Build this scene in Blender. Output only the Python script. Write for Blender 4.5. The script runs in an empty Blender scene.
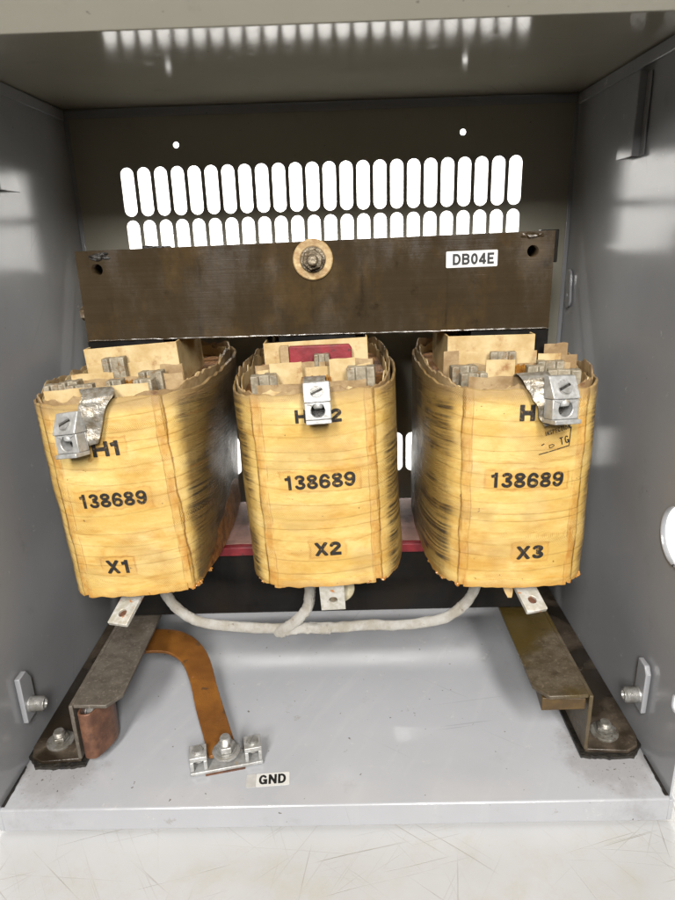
import bpy, bmesh, math, random
from mathutils import Vector, Matrix, noise, Euler
random.seed(7)
R_ = math.radians
sc = bpy.context.scene
COL = sc.collection
CAMLOC = (0.01758, -0.36838, 0.39887)
CAMROT = (1.250540, 0.029152, 0.005715)

# ------------------------------------------------------------------ helpers
def finish(name, bm, mat, parent=None, smooth=True, angle=35, bevel=0):
    off = Vector((0, 0, 0))
    p = parent
    while p is not None:
        off += p.location
        p = p.parent
    bmesh.ops.translate(bm, verts=bm.verts, vec=-off)
    me = bpy.data.meshes.new(name)
    bm.normal_update()
    if smooth:
        for f in bm.faces:
            f.smooth = True
        for e in bm.edges:
            if len(e.link_faces) == 2 and e.calc_face_angle(0) > R_(angle):
                e.smooth = False
    bm.to_mesh(me)
    bm.free()
    o = bpy.data.objects.new(name, me)
    COL.objects.link(o)
    if mat:
        me.materials.append(mat)
    if parent:
        o.parent = parent
    if bevel:
        b = o.modifiers.new('edge', 'BEVEL')
        b.width = bevel
        b.segments = 2
        b.limit_method = 'ANGLE'
        b.angle_limit = R_(40)
    return o

def tag(o, label=None, cat=None, group=None, kind=None):
    if label: o['label'] = label
    if cat: o['category'] = cat
    if group: o['group'] = group
    if kind: o['kind'] = kind
    return o

def thing(name, label, cat, loc, group=None):
    o = bpy.data.objects.new(name, None)
    o.empty_display_size = .01
    COL.objects.link(o)
    o.location = loc
    return tag(o, label, cat, group)

def box(bm, x0, x1, y0, y1, z0, z1, M=None):
    vs = [bm.verts.new((x, y, z)) for x in (x0, x1) for y in (y0, y1) for z in (z0, z1)]
    for q in ((0, 1, 3, 2), (4, 6, 7, 5), (0, 4, 5, 1), (2, 3, 7, 6), (0, 2, 6, 4), (1, 5, 7, 3)):
        bm.faces.new([vs[i] for i in q])
    if M is not None:
        bmesh.ops.transform(bm, matrix=M, verts=vs)
    return vs

def prism(bm, pts, f0, f1):
    """pts: 2D outline; f0/f1 map a 2D point to 3D for the two caps"""
    a = [bm.verts.new(f0(*p)) for p in pts]
    b = [bm.verts.new(f1(*p)) for p in pts]
    n = len(pts)
    bm.faces.new(a)
    bm.faces.new(b[::-1])
    for i in range(n):
        bm.faces.new((a[i], b[i], b[(i + 1) % n], a[(i + 1) % n]))
    bmesh.ops.recalc_face_normals(bm, faces=bm.faces)
    return a + b

def lathe(bm, prof, M, seg=24, hexa=False):
    """prof: list (r, h) along local Z"""
    n = 6 if hexa else seg
    rings = []
    vs = []
    for r, h in prof:
        if r < 1e-7:
            v = bm.verts.new(M @ Vector((0, 0, h))); rings.append([v]); vs.append(v)
        else:
            ring = [bm.verts.new(M @ Vector((r * math.cos(2 * math.pi * i / n), r * math.sin(2 * math.pi * i / n), h))) for i in range(n)]
            rings.append(ring); vs += ring
    for a, b in zip(rings, rings[1:]):
        for i in range(n):
            j = (i + 1) % n
            if len(a) == 1 and len(b) == 1: continue
            if len(a) == 1: bm.faces.new((a[0], b[i], b[j]))
            elif len(b) == 1: bm.faces.new((a[i], b[0], a[j]))
            else: bm.faces.new((a[i], b[i], b[j], a[j]))
    for ring, fl in ((rings[0], 0), (rings[-1], 1)):
        if len(ring) > 1:
            bm.faces.new(ring if fl else ring[::-1])
    bmesh.ops.recalc_face_normals(bm, faces=[f for f in bm.faces])
    return vs

def frame(loc, axis=(0, 0, 1), spin=0):
    q = Vector((0, 0, 1)).rotation_difference(Vector(axis).normalized())
    return Matrix.Translation(loc) @ q.to_matrix().to_4x4() @ Matrix.Rotation(spin, 4, 'Z')

def catmull(pts, n=8, closed=False):
    pts = [Vector(p) for p in pts]
    out = []
    N = len(pts)
    rng = N if closed else N - 1
    for i in range(rng):
        if closed:
            p0, p1, p2, p3 = pts[i - 1], pts[i], pts[(i + 1) % N], pts[(i + 2) % N]
        else:
            p0, p1, p2, p3 = pts[max(i - 1, 0)], pts[i], pts[i + 1], pts[min(i + 2, N - 1)]
        for k in range(n):
            t = k / n
            out.append(.5 * ((2 * p1) + (p2 - p0) * t + (2 * p0 - 5 * p1 + 4 * p2 - p3) * t * t + (3 * p1 - p0 - 3 * p2 + p3) * t ** 3))
    if not closed: out.append(pts[-1])
    return out

def tube(bm, pts, rad, seg=14):
    rings = []
    up = Vector((0, -1, 0.001))
    for i, p in enumerate(pts):
        t = (pts[min(i + 1, len(pts) - 1)] - pts[max(i - 1, 0)]).normalized()
        a = up - t * up.dot(t)
        a.normalize()
        b = t.cross(a)
        ring = []
        for k in range(seg):
            an = 2 * math.pi * k / seg
            r = rad(i / (len(pts) - 1), an)
            ring.append(bm.verts.new(p + a * math.cos(an) * r + b * math.sin(an) * r))
        rings.append(ring)
    for a, b in zip(rings, rings[1:]):
        for i in range(seg):
            bm.faces.new((a[i], a[(i + 1) % seg], b[(i + 1) % seg], b[i]))
    bm.faces.new(rings[0][::-1]); bm.faces.new(rings[-1])
    bmesh.ops.recalc_face_normals(bm, faces=bm.faces)

def ribbon(bm, L, Rr, th):
    """strip of thickness th between two edge lines of the same length"""
    n = len(L)
    A, B, C, D = [], [], [], []
    for i in range(n):
        t = (L[min(i + 1, n - 1)] - L[max(i - 1, 0)]) + (Rr[min(i + 1, n - 1)] - Rr[max(i - 1, 0)])
        w = Rr[i] - L[i]
        nn = t.cross(w); nn.normalize(); nn *= th / 2
        A.append(bm.verts.new(L[i] + nn)); B.append(bm.verts.new(Rr[i] + nn))
        C.append(bm.verts.new(Rr[i] - nn)); D.append(bm.verts.new(L[i] - nn))
    for i in range(n - 1):
        for P, Q in ((A, B), (B, C), (C, D), (D, A)):
            bm.faces.new((P[i], P[i + 1], Q[i + 1], Q[i]))
    bm.faces.new((A[0], B[0], C[0], D[0])); bm.faces.new((D[-1], C[-1], B[-1], A[-1]))
    bmesh.ops.recalc_face_normals(bm, faces=bm.faces)

def from_curve(cu):
    ob = bpy.data.objects.new('tmp', cu)
    COL.objects.link(ob)
    dg = bpy.context.evaluated_depsgraph_get()
    dg.update()
    me = bpy.data.meshes.new_from_object(ob.evaluated_get(dg))
    bm = bmesh.new(); bm.from_mesh(me)
    bpy.data.objects.remove(ob); bpy.data.curves.remove(cu); bpy.data.meshes.remove(me)
    return bm

def plate_with_holes(outline, holes, th, M):
    """2D plate (local XY) of thickness th along local Z, mapped by M"""
    cu = bpy.data.curves.new('tmp', 'CURVE')
    cu.dimensions = '2D'; cu.fill_mode = 'BOTH'; cu.extrude = th / 2
    for loop in [outline] + holes:
        s = cu.splines.new('POLY'); s.points.add(len(loop) - 1)
        for p, q in zip(s.points, loop): p.co = (q[0], q[1], 0, 1)
        s.use_cyclic_u = True
    bm = from_curve(cu)
    bmesh.ops.remove_doubles(bm, verts=bm.verts, dist=1e-6)
    bmesh.ops.transform(bm, matrix=M, verts=bm.verts)
    bmesh.ops.recalc_face_normals(bm, faces=bm.faces)
    return bm

# letters drawn as strokes (unit height, given width) and outlined by marching squares
def arc(cx, cy, rx, ry, a0, a1, n=14):
    return [(cx + rx * math.cos(R_(a0 + (a1 - a0) * i / n)), cy + ry * math.sin(R_(a0 + (a1 - a0) * i / n))) for i in range(n + 1)]
def glyph_strokes(ch, w, t):
    """list of polylines; a two point line has square ends"""
    h = t / 2
    l, r, c, b, m, u = h, w - h, w / 2, h, .5, 1 - h
    R = (w - t) / 2
    if ch == '1': return [[(w * .60, 0), (w * .60, 1)], [(w * .08, .74), (w * .60, .80)]], .0
    if ch == 'I': return [[(c, 0), (c, 1)]], 0
    if ch == 'H': return [[(l, 0), (l, 1)], [(r, 0), (r, 1)], [(l, m), (r, m)]], 0
    if ch == 'X': return [[(l * .9, 0), (w - l * .9, 1)], [(l * .9, 1), (w - l * .9, 0)]], 0
    if ch == 'N': return [[(l, 0), (l, 1)], [(r, 0), (r, 1)], [(l, 1 - h * .6), (r, h * .6)]], 0
    if ch == 'T': return [[(0, u), (w, u)], [(c, 0), (c, 1)]], 0
    if ch == 'E': return [[(l, 0), (l, 1)], [(l, b), (w, b)], [(l, u), (w, u)], [(l, m), (w * .9, m)]], 0
    if ch == 'D': return [[(l, 0), (l, 1)], [(l, b), (w * .5, b)] , [(l, u), (w * .5, u)], arc(w * .45, m, r - w * .45, m - h, -90, 90)], 0
    if ch in 'BP':
        k = .53
        g = [[(l, 0), (l, 1)], [(l, u), (w * .55, u)], [(l, k), (w * .6, k)], arc(w * .52, (u + k) / 2, r - w * .52 - .02, (u - k) / 2, -90, 90)]
        if ch == 'B': g += [[(l, b), (w * .55, b)], arc(w * .52, (b + k) / 2, r - w * .52, (k - b) / 2, -90, 90)]
        return g, 0
    if ch in '0O': return [arc(c, m, R, m - h, 0, 360, 28)], 0
    if ch == 'C': return [arc(c, m, R, m - h, 38, 322, 24)], 0
    if ch == 'G': return [arc(c, m, R, m - h, 40, 330, 24), [(r, 0.02), (r, .48)], [(c, .44), (w, .44)]], 0
    if ch == 'S': return [arc(c, .73, R, .27 - h, 25, 270, 16)[:-1] + arc(c, .265, R, .265 - h + .0, 90, -155, 16)], 0
    if ch == '8': return [arc(c, .745, R * .9, .255 - h, 0, 360, 24), arc(c, .27, R, .27 - h, 0, 360, 24)], 0
    if ch == '3': return [arc(c, .745, R * .92, .255 - h, 155, -90, 18), arc(c, .275, R, .275 - h, 90, -160, 20)], 0
    if ch == '2': return [arc(c, .70, R, .30 - h, 165, -25, 18) + [(l + .03, t * .9)], [(0, b), (w, b)]], 0
    if ch == '6': return [arc(c, .315, R, .315 - h, 0, 360, 24), arc(c + .02, .5, R + .02, .5 - h, 35, 180, 16) + [(l, .32)]], 0
    if ch == '9': return [arc(c, .685, R, .315 - h, 0, 360, 24), arc(c - .02, .5, R + .02, .5 - h, -145, 0, 16) + [(r, .68)]], 0
    if ch == '4': return [[(w * .70, 0), (w * .70, 1)], [(0, .27), (w, .27)], [(w * .66, 1 - h), (h * .6, .27)]], 0
    return [], 0
GC = {}
def glyph_mesh(ch, w, t, res):
    key = (ch, round(w, 3), round(t, 3), res)
    if key in GC: return GC[key]
    strokes = glyph_strokes(ch, w, t)[0]
    segs = []
    for st in strokes:
        for p, q in zip(st, st[1:]): segs.append((p, q, len(st) == 2))
    def sdf(x, y):
        best = 9
        for (ax, ay), (bx, by), sq in segs:
            dx, dy = bx - ax, by - ay
            L = math.hypot(dx, dy) or 1e-9
            u = ((x - ax) * dx + (y - ay) * dy) / L
            v = abs((x - ax) * dy - (y - ay) * dx) / L
            if sq: d = max(v - t / 2, max(-u, u - L))
            else:
                e = max(-u, u - L, 0)
                d = math.hypot(v, e) - t / 2
            if d < best: best = d
        return max(best, -y, y - 1)
    ny = res; step = 1.04 / ny; nx = int((w + .06) / step) + 1
    F = [[sdf(-.03 + i * step, -.02 + j * step) for i in range(nx + 1)] for j in range(ny + 1)]
    polys = []
    for j in range(ny):
        for i in range(nx):
            cs = [(i, j), (i + 1, j), (i + 1, j + 1), (i, j + 1)]
            fs = [F[q][p] for p, q in cs]
            if min(fs) >= 0: continue
            poly = []
            for k in range(4):
                (p, q), (p2, q2) = cs[k], cs[(k + 1) % 4]
                f, f2 = fs[k], fs[(k + 1) % 4]
                if f < 0: poly.append((p, q))
                if (f < 0) != (f2 < 0):
                    g = f / (f - f2); poly.append((p + (p2 - p) * g, q + (q2 - q) * g))
            if len(poly) >= 3: polys.append([(-.03 + p * step, -.02 + q * step) for p, q in poly])
    GC[key] = polys
    return polys
WID = {'1': .50, 'I': .22, 'H': .74, 'X': .74, 'N': .74, 'T': .66, 'E': .60, 'D': .72, 'B': .70, 'P': .66, '0': .62, 'O': .78, 'C': .74, 'G': .76, 'S': .68, '8': .62, '3': .60, '2': .60, '6': .62, '9': .62, '4': .64}
def text_bm(s, width, height, weight=.2, res=30, gap=.13):
    """flat lettering centred on the origin in XY"""
    k0 = sum(WID[c] for c in s); G = gap * (len(s) - 1)
    f = (width / height - G) / k0
    bm = bmesh.new()
    x = -width / height / 2
    for c in s:
        w = WID[c] * f
        cache = {}
        for poly in glyph_mesh(c, w, weight, res):
            vs = []
            for p in poly:
                key = (round(p[0], 4), round(p[1], 4))
                if key not in cache: cache[key] = bm.verts.new(((x + p[0]) * height, (p[1] - .5) * height, 0))
                if cache[key] not in vs: vs.append(cache[key])
            if len(vs) >= 3:
                try: bm.faces.new(vs)
                except ValueError: pass
        x += w + gap
    return bm

XZ = Matrix(((1, 0, 0, 0), (0, 0, -1, 0), (0, 1, 0, 0), (0, 0, 0, 1)))   # local XY plate -> world XZ, local Z -> -Y
def atM(loc, rot=(0, 0, 0)):
    return Matrix.Translation(loc) @ Euler(rot).to_matrix().to_4x4()

# ------------------------------------------------------------------ materials
class NT:
    def __init__(s, name):
        s.m = bpy.data.materials.new(name); s.m.use_nodes = True
        s.t = s.m.node_tree; s.t.nodes.clear()
        s.out = s.t.nodes.new('ShaderNodeOutputMaterial')
        s.b = s.t.nodes.new('ShaderNodeBsdfPrincipled')
        s.t.links.new(s.b.outputs[0], s.out.inputs[0])
        s.co = s.t.nodes.new('ShaderNodeTexCoord').outputs['Object']
    def put(s, sock, v):
        if isinstance(v, bpy.types.NodeSocket): s.t.links.new(v, sock)
        else:
            if isinstance(v, tuple) and len(v) == 3 and sock.type == 'RGBA': v = v + (1,)
            sock.default_value = v
    def set(s, **k):
        for n, v in k.items(): s.put(s.b.inputs[n.replace('_', ' ')], v)
        return s.m
    def math(s, op, a, b=0.0, c=None, clamp=False):
        n = s.t.nodes.new('ShaderNodeMath'); n.operation = op; n.use_clamp = clamp
        s.put(n.inputs[0], a); s.put(n.inputs[1], b)
        if c is not None: s.put(n.inputs[2], c)
        return n.outputs[0]
    def xyz(s, v=None):
        n = s.t.nodes.new('ShaderNodeSeparateXYZ'); s.put(n.inputs[0], v or s.co); return n.outputs
    def vec(s, x, y, z):
        n = s.t.nodes.new('ShaderNodeCombineXYZ'); s.put(n.inputs[0], x); s.put(n.inputs[1], y); s.put(n.inputs[2], z); return n.outputs[0]
    def map(s, scale=(1, 1, 1), rot=(0, 0, 0), loc=(0, 0, 0), v=None):
        n = s.t.nodes.new('ShaderNodeMapping'); s.put(n.inputs[0], v or s.co)
        n.inputs['Scale'].default_value = scale; n.inputs['Rotation'].default_value = rot; n.inputs['Location'].default_value = loc
        return n.outputs[0]
    def noise(s, scale=5, detail=4, rough=.55, v=None, dist=0):
        n = s.t.nodes.new('ShaderNodeTexNoise'); s.put(n.inputs['Vector'], v or s.co)
        n.inputs['Scale'].default_value = scale; n.inputs['Detail'].default_value = detail
        n.inputs['Roughness'].default_value = rough; n.inputs['Distortion'].default_value = dist
        return n.outputs['Fac']
    def vor(s, scale, feature='F1', v=None):
        n = s.t.nodes.new('ShaderNodeTexVoronoi'); n.feature = feature; s.put(n.inputs['Vector'], v or s.co)
        n.inputs['Scale'].default_value = scale
        return n.outputs['Distance']
    def white(s, v):
        n = s.t.nodes.new('ShaderNodeTexWhiteNoise'); n.noise_dimensions = '1D'; s.put(n.inputs['W'], v); return n.outputs['Value']
    def step(s, x, a, b):
        n = s.t.nodes.new('ShaderNodeMapRange'); n.interpolation_type = 'SMOOTHSTEP'
        s.put(n.inputs['Value'], x); s.put(n.inputs['From Min'], a); s.put(n.inputs['From Max'], b)
        return n.outputs[0]
    def mix(s, f, a, b):
        n = s.t.nodes.new('ShaderNodeMix'); n.data_type = 'RGBA'
        s.put(n.inputs[0], f); s.put(n.inputs[6], a); s.put(n.inputs[7], b); return n.outputs[2]
    def bump(s, h, dist=.001, strength=1.0):
        n = s.t.nodes.new('ShaderNodeBump'); n.inputs['Distance'].default_value = dist; n.inputs['Strength'].default_value = strength
        s.put(n.inputs['Height'], h); s.t.links.new(n.outputs[0], s.b.inputs['Normal'])
    def mul(s, a, b): return s.math('MULTIPLY', a, b)
    def inv(s, a): return s.math('SUBTRACT', 1.0, a)

def simple(name, c1, c2, rough=.5, rvar=.15, metal=0, scale=60, bump=.0003, bscale=None, spots=None, detail=6, th=(.35, .65), spotscale=90, spotth=(.62, .7)):
    n = NT(name)
    f = n.noise(scale, detail, .6)
    c = n.mix(n.step(f, *th), c1, c2)
    if spots is not None:
        c = n.mix(n.step(n.noise(spotscale, 5, .65, v=n.map(loc=(3.1, 1.7, .3))), *spotth), c, spots)
    r = n.math('ADD', rough - rvar / 2, n.mul(n.noise(scale * 1.7, 4), rvar))
    n.bump(n.noise(bscale or scale * 3, 5), bump)
    return n.set(Base_Color=c, Roughness=r, Metallic=metal)

def paint(name, gloss=0.0, a=(.285, .289, .300), b=(.315, .319, .330)):
    n = NT(name)
    g = n.noise(7, 5, .6)
    c = n.mix(n.step(g, .3, .7), a, b)
    grime = n.mul(n.step(n.noise(28, 8, .7, v=n.map(loc=(5, 2, 1))), .58, .78), .3)
    c = n.mix(grime, c, (.17, .16, .14))
    specks = n.step(n.noise(260, 2, .5), .755, .775)
    c = n.mix(n.mul(specks, .7), c, (.1, .09, .08))
    sc_ = None
    for k, rot in enumerate(((.2, .1, .5), (1.1, .4, 2.0), (.5, 1.3, 1.2))):
        q = n.step(n.noise(1, 2, .5, v=n.map((500, 5, 5), (0, 0, 0), (k * 2.3, k, 1), n.map((1, 1, 1), rot))), .70, .74)
        sc_ = q if sc_ is None else n.math('MAXIMUM', sc_, q)
    sc_ = n.mul(sc_, n.step(n.noise(11, 3), .50, .66))
    c = n.mix(n.mul(sc_, .35), c, tuple(q * .55 for q in a))
    dust = n.mul(n.step(n.noise(60, 8, .75, v=n.map(loc=(1, 8, 3))), .54, .74), .16)
    c = n.mix(dust, c, (.42, .40, .35))
    r = n.math('ADD', n.math('ADD', .10 - gloss, n.mul(n.noise(18, 6, .65), .16 - gloss)), n.mul(dust, .9))
    n.bump(n.math('ADD', n.mul(n.noise(420, 3, .55), .5), n.mul(n.noise(35, 3, .5), .7)), .00009 - gloss * .0012)
    return n.set(Base_Color=c, Roughness=r)

def vertical_scuffs(n): pass

M_PAINT = paint('gray enamel paint')
def floor_paint():
    m = paint('gray enamel floor paint')
    n = NT.__new__(NT); n.m = m; n.t = m.node_tree
    n.b = next(q for q in n.t.nodes if q.type == 'BSDF_PRINCIPLED')
    n.co = next(q for q in n.t.nodes if q.type == 'TEX_COORD').outputs['Object']
    base = n.b.inputs['Base Color'].links[0].from_socket
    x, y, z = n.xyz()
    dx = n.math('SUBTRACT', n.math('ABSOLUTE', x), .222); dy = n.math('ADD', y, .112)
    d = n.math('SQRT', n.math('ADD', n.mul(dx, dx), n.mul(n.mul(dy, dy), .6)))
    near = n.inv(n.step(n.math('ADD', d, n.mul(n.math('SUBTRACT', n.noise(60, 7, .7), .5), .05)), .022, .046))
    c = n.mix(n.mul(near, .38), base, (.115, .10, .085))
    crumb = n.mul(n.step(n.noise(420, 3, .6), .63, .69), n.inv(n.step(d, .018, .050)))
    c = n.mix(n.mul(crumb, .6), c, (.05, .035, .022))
    drip = n.step(n.noise(44, 6, .7, v=n.map(loc=(2.2, 6.1, 0))), .66, .70)
    c = n.mix(n.mul(drip, .35), c, (.16, .14, .11))
    speck = n.step(n.noise(190, 2, .5, v=n.map(loc=(1, 1, 4))), .745, .76)
    c = n.mix(n.mul(speck, .8), c, (.06, .045, .03))
    wipe = n.step(n.noise(1, 5, .6, v=n.map((60, 9, 1), v=n.map((1, 1, 1), (0, 0, .5)))), .52, .72)
    c = n.mix(n.mul(wipe, .14), c, (.42, .42, .42))
    n.put(n.b.inputs['Base Color'], c)
    return m
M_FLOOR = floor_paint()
M_PAINTY = paint('yellowish gray enamel paint', .045, (.345, .328, .262), (.380, .363, .295))  # a yellower gray for the back and top panels
M_STEEL = simple('zinc plated steel', (.46, .455, .44), (.32, .31, .28), .40, .2, .65, 150, .0003, spots=(.16, .11, .06), spotscale=170, spotth=(.60, .74))
M_OLDBOLT = simple('weathered bolt steel', (.26, .25, .225), (.15, .135, .11), .42, .2, .6, 150, .0004, spots=(.07, .045, .025), spotscale=190, spotth=(.56, .72))
M_ALU = simple('aluminium lug', (.47, .47, .455), (.34, .335, .315), .44, .2, .5, 160, .0003, spots=(.45, .36, .22), spotscale=140, spotth=(.6, .74))
M_ALUPALE = simple('pale aluminium tab', (.60, .58, .53), (.44, .41, .33), .5, .2, .4, 160, .0004, spots=(.5, .2, .06), spotscale=170, spotth=(.6, .68))
M_LEAD = simple('crumpled lead foil', (.33, .31, .27), (.19, .155, .105), .38, .2, .5, 200, .0012, bscale=260)
M_FIBRE = simple('gray fibre spacer', (.26, .225, .16), (.15, .125, .085), .42, .2, 0, 120, .0006, spots=(.14, .075, .022), spotscale=110, spotth=(.52, .7))
M_PAPER = simple('cream insulating paper', (.47, .36, .185), (.36, .245, .10), .62, .2, 0, 45, .0004, spots=(.22, .10, .028), spotscale=60, spotth=(.54, .76))
M_PAPERB = simple('browned insulating paper', (.33, .235, .12), (.20, .125, .055), .5, .2, 0, 50, .0006, spots=(.12, .06, .025), spotscale=80, spotth=(.58, .72))
M_RED = simple('red fibre board', (.20, .014, .020), (.13, .010, .014), .5, .2, 0, 70, .0003, spots=(.05, .015, .012), spotscale=110, spotth=(.6, .72))
M_WINDING = simple('varnished copper winding', (.30, .13, .03), (.10, .045, .015), .4, .2, .2, 130, .001)
M_BLACK = simple('printed black ink', (.012, .011, .010), (.02, .016, .012), .5, .1, 0, 300, .0001, spots=(.20, .115, .03), spotscale=380, spotth=(.55, .68))
M_CLEANINK = simple('label black ink', (.008, .008, .008), (.012, .012, .012), .45, .1, 0, 100, .00005)
M_LABEL = simple('white label tape', (.56, .555, .53), (.52, .51, .475), .4, .1, 0, 60, .00005)
M_LABELD = simple('cloudy label end', (.36, .35, .33), (.42, .41, .39), .4, .1, 0, 120, .0001)
M_RUBBER_SHADE = simple('black rubber and tar', (.010, .009, .008), (.022, .018, .013), .45, .3, 0, 130, .0015)  # also colours the drawn shade in gaps, screw slots and wire holes
M_SLEEVE = simple('white cable sleeve', (.50, .475, .42), (.34, .30, .24), .6, .15, 0, 90, .0007, bscale=330, spots=(.25, .16, .07), spotscale=150, spotth=(.64, .74))
M_RESIN = simple('amber resin', (.30, .12, .02), (.45, .22, .05), .2, .15, 0, 150, .0004)
M_COPPER_END = simple('reddish copper strap end', (.18, .083, .046), (.10, .046, .028), .45, .2, .35, 90, .0005, spots=(.09, .045, .03), spotscale=160, spotth=(.58, .7))
M_WASHER = simple('cream fibre washer', (.42, .31, .15), (.26, .15, .055), .5, .2, 0, 120, .0004, spots=(.16, .07, .02), spotscale=90)
M_DARKBOLT = simple('oily rusty bolt', (.24, .20, .14), (.10, .07, .04), .36, .2, .55, 120, .0005, spots=(.05, .03, .015), spotscale=120)

def sleeve_mat():
    n = NT('woven white cable sleeve')
    x, y, z = n.xyz()
    c = n.mix(n.step(n.noise(70, 7, .7), .32, .68), (.76, .74, .685), (.55, .50, .41))
    u, v = n.math('ADD', x, z), n.math('SUBTRACT', x, n.math('ADD', z, y))
    w = n.mul(n.math('SINE', n.mul(u, 2 * math.pi / .0016)), n.math('SINE', n.mul(v, 2 * math.pi / .0016)))
    c = n.mix(n.mul(n.step(w, -.2, .9), .22), c, (.34, .30, .24))
    sp = n.step(n.noise(150, 5, .65, v=n.map(loc=(3.1, 1.7, .3))), .62, .72)
    c = n.mix(n.mul(sp, .7), c, (.20, .13, .06))
    n.bump(n.math('ADD', w, n.mul(n.noise(230, 5), 1.6)), .0006)
    return n.set(Base_Color=c, Roughness=.7)
M_SLEEVE = sleeve_mat()
def strap_mat():
    n = NT('varnished copper strap')
    f = n.noise(26, 5, .6)
    c = n.mix(n.step(f, .3, .7), (.29, .118, .022), (.165, .064, .016))
    sp = n.step(n.noise(85, 3, .5, v=n.map(loc=(1.3, 4, 0))), .66, .71)
    c = n.mix(n.mul(sp, .85), c, (.09, .05, .025))
    pk = n.step(n.noise(130, 4, .6, v=n.map(loc=(7.3, 4, 2))), .7, .74)
    c = n.mix(n.mul(pk, .6), c, (.55, .22, .14))
    w = n.noise(900, 2, .5)
    n.bump(w, .0004)
    return n.set(Base_Color=c, Roughness=n.math('ADD', .25, n.mul(n.noise(60, 4), .25)), Metallic=.25)
M_STRAP = strap_mat()

def core_mat(name, a, b, rough, amber=(.10, .055, .012), spec=.5):
    """varnished lamination steel: faint rolling lines, uneven glossy varnish with runs"""
    n = NT(name)
    lines = n.noise(1, 3, .6, v=n.map((14, 14, 1500)))
    lines2 = n.noise(1, 3, .6, v=n.map((3, 3, 260), loc=(2, 1, 5)))
    c = n.mix(n.mul(n.step(lines2, .35, .65), .35), a, b)
    c = n.mix(n.mul(n.step(lines, .5, .72), .06), c, amber)
    big = n.step(n.noise(1, 7, .7, v=n.map((20, 20, 16))), .46, .68)
    c = n.mix(n.mul(big, .75), c, amber)
    runs = n.step(n.noise(1, 6, .65, v=n.map((70, 70, 8), loc=(4, 0, 1))), .54, .74)
    c = n.mix(n.mul(runs, .65), c, tuple(q * .35 for q in a))
    blot = n.step(n.noise(34, 8, .72, v=n.map(loc=(4, 3, 2))), .56, .72)
    c = n.mix(n.mul(blot, .7), c, tuple(q * .25 for q in a))
    r = n.math('ADD', rough, n.mul(n.step(n.noise(1, 6, .65, v=n.map((26, 26, 12), loc=(1, 1, 1))), .38, .66), .20))
    h = n.math('ADD', n.mul(lines, .2), n.mul(n.noise(45, 6, .6), .9))
    n.bump(h, .00035)
    return n.set(Base_Color=c, Roughness=r, Metallic=.1, Specular_IOR_Level=spec)
M_CORE = core_mat('varnished lamination steel', (.033, .0225, .0115), (.042, .029, .0155), .15, (.064, .040, .0165))
M_CORED = core_mat('dark lamination steel', (.006, .0055, .005), (.009, .008, .007), .3, (.012, .008, .004), .22)

def bracket_mat(name, a, b, varnish, vth, rough):
    n = NT(name)
    f = n.noise(85, 8, .7)
    c = n.mix(n.step(f, .35, .65), a, b)
    fine = n.step(n.noise(420, 4, .6), .55, .7)
    c = n.mix(n.mul(fine, .5), c, tuple(x * 2.1 for x in b))
    v = n.step(n.noise(14, 3, .5, v=n.map(loc=(2.2, .7, 0))), *vth)
    c = n.mix(v, c, varnish)
    dk = n.step(n.noise(24, 7, .65, v=n.map(loc=(8, 3, 1))), .57, .74)
    c = n.mix(n.mul(dk, .8), c, (.02, .015, .01))
    r = n.math('SUBTRACT', rough, n.mul(v, rough * .55))
    n.bump(f, .0007)
    return n.set(Base_Color=c, Roughness=r, Metallic=.15)
M_BRKL = bracket_mat('gray brown crusted steel', (.075, .062, .048), (.115, .098, .078), (.06, .042, .02), (.6, .75), .5)
M_FOOT = bracket_mat('tarry bracket foot', (.050, .036, .024), (.085, .065, .045), (.020, .014, .008), (.46, .56), .5)
M_BRKR = bracket_mat('oily varnished steel', (.062, .046, .027), (.105, .083, .056), (.066, .045, .012), (.45, .60), .45)

def table_mat():
    n = NT('scratched white laminate')
    c = n.mix(n.step(n.noise(6, 5, .6), .3, .7), (.44, .44, .44), (.395, .394, .388))
    warp = n.noise(3.5, 2, .5)
    tot = None
    for k, (ang, fx, fy, th) in enumerate(((8, 520, 4, .70), (52, 460, 5, .70), (96, 500, 4, .70), (128, 440, 5, .70), (163, 540, 5, .70), (31, 620, 6, .70), (75, 640, 6, .705), (145, 640, 6, .70))):
        m = n.map((fx, fy, 1), (0, 0, 0), (k * 3.1, k * 1.7, k), n.map((1, 1, 1), (0, 0, R_(ang))))
        mv = n.t.nodes.new('ShaderNodeVectorMath'); mv.operation = 'ADD'
        n.put(mv.inputs[0], m); n.put(mv.inputs[1], n.vec(n.mul(warp, 14.0), 0.0, 0.0))
        s = n.step(n.noise(1, 1.5, .5, v=mv.outputs[0]), th - .03, th + .02)
        s = n.mul(s, .68 if k % 3 == 0 else .26)
        tot = s if tot is None else n.math('MAXIMUM', tot, s)
    patch = n.step(n.noise(14, 3), .36, .62)
    tot = n.mul(n.mul(tot, patch), n.math('ADD', .35, n.mul(n.noise(40, 4), .9)))
    c = n.mix(tot, c, (.20, .17, .11))
    fleck = n.step(n.noise(260, 4, .65, v=n.map(loc=(3, 3, 0))), .68, .76)
    c = n.mix(n.mul(fleck, .6), c, (.25, .2, .12))
    stain = n.mul(n.step(n.noise(19, 8, .75, v=n.map(loc=(9, 2, 0))), .48, .74), .42)
    c = n.mix(stain, c, (.36, .33, .25))
    n.bump(n.inv(tot), .0003)
    return n.set(Base_Color=c, Roughness=.42)
M_TABLE = table_mat()
M_WALL = simple('white plaster', (.84, .84, .83), (.80, .80, .79), .8, .1, 0, 5, .001)

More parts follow.
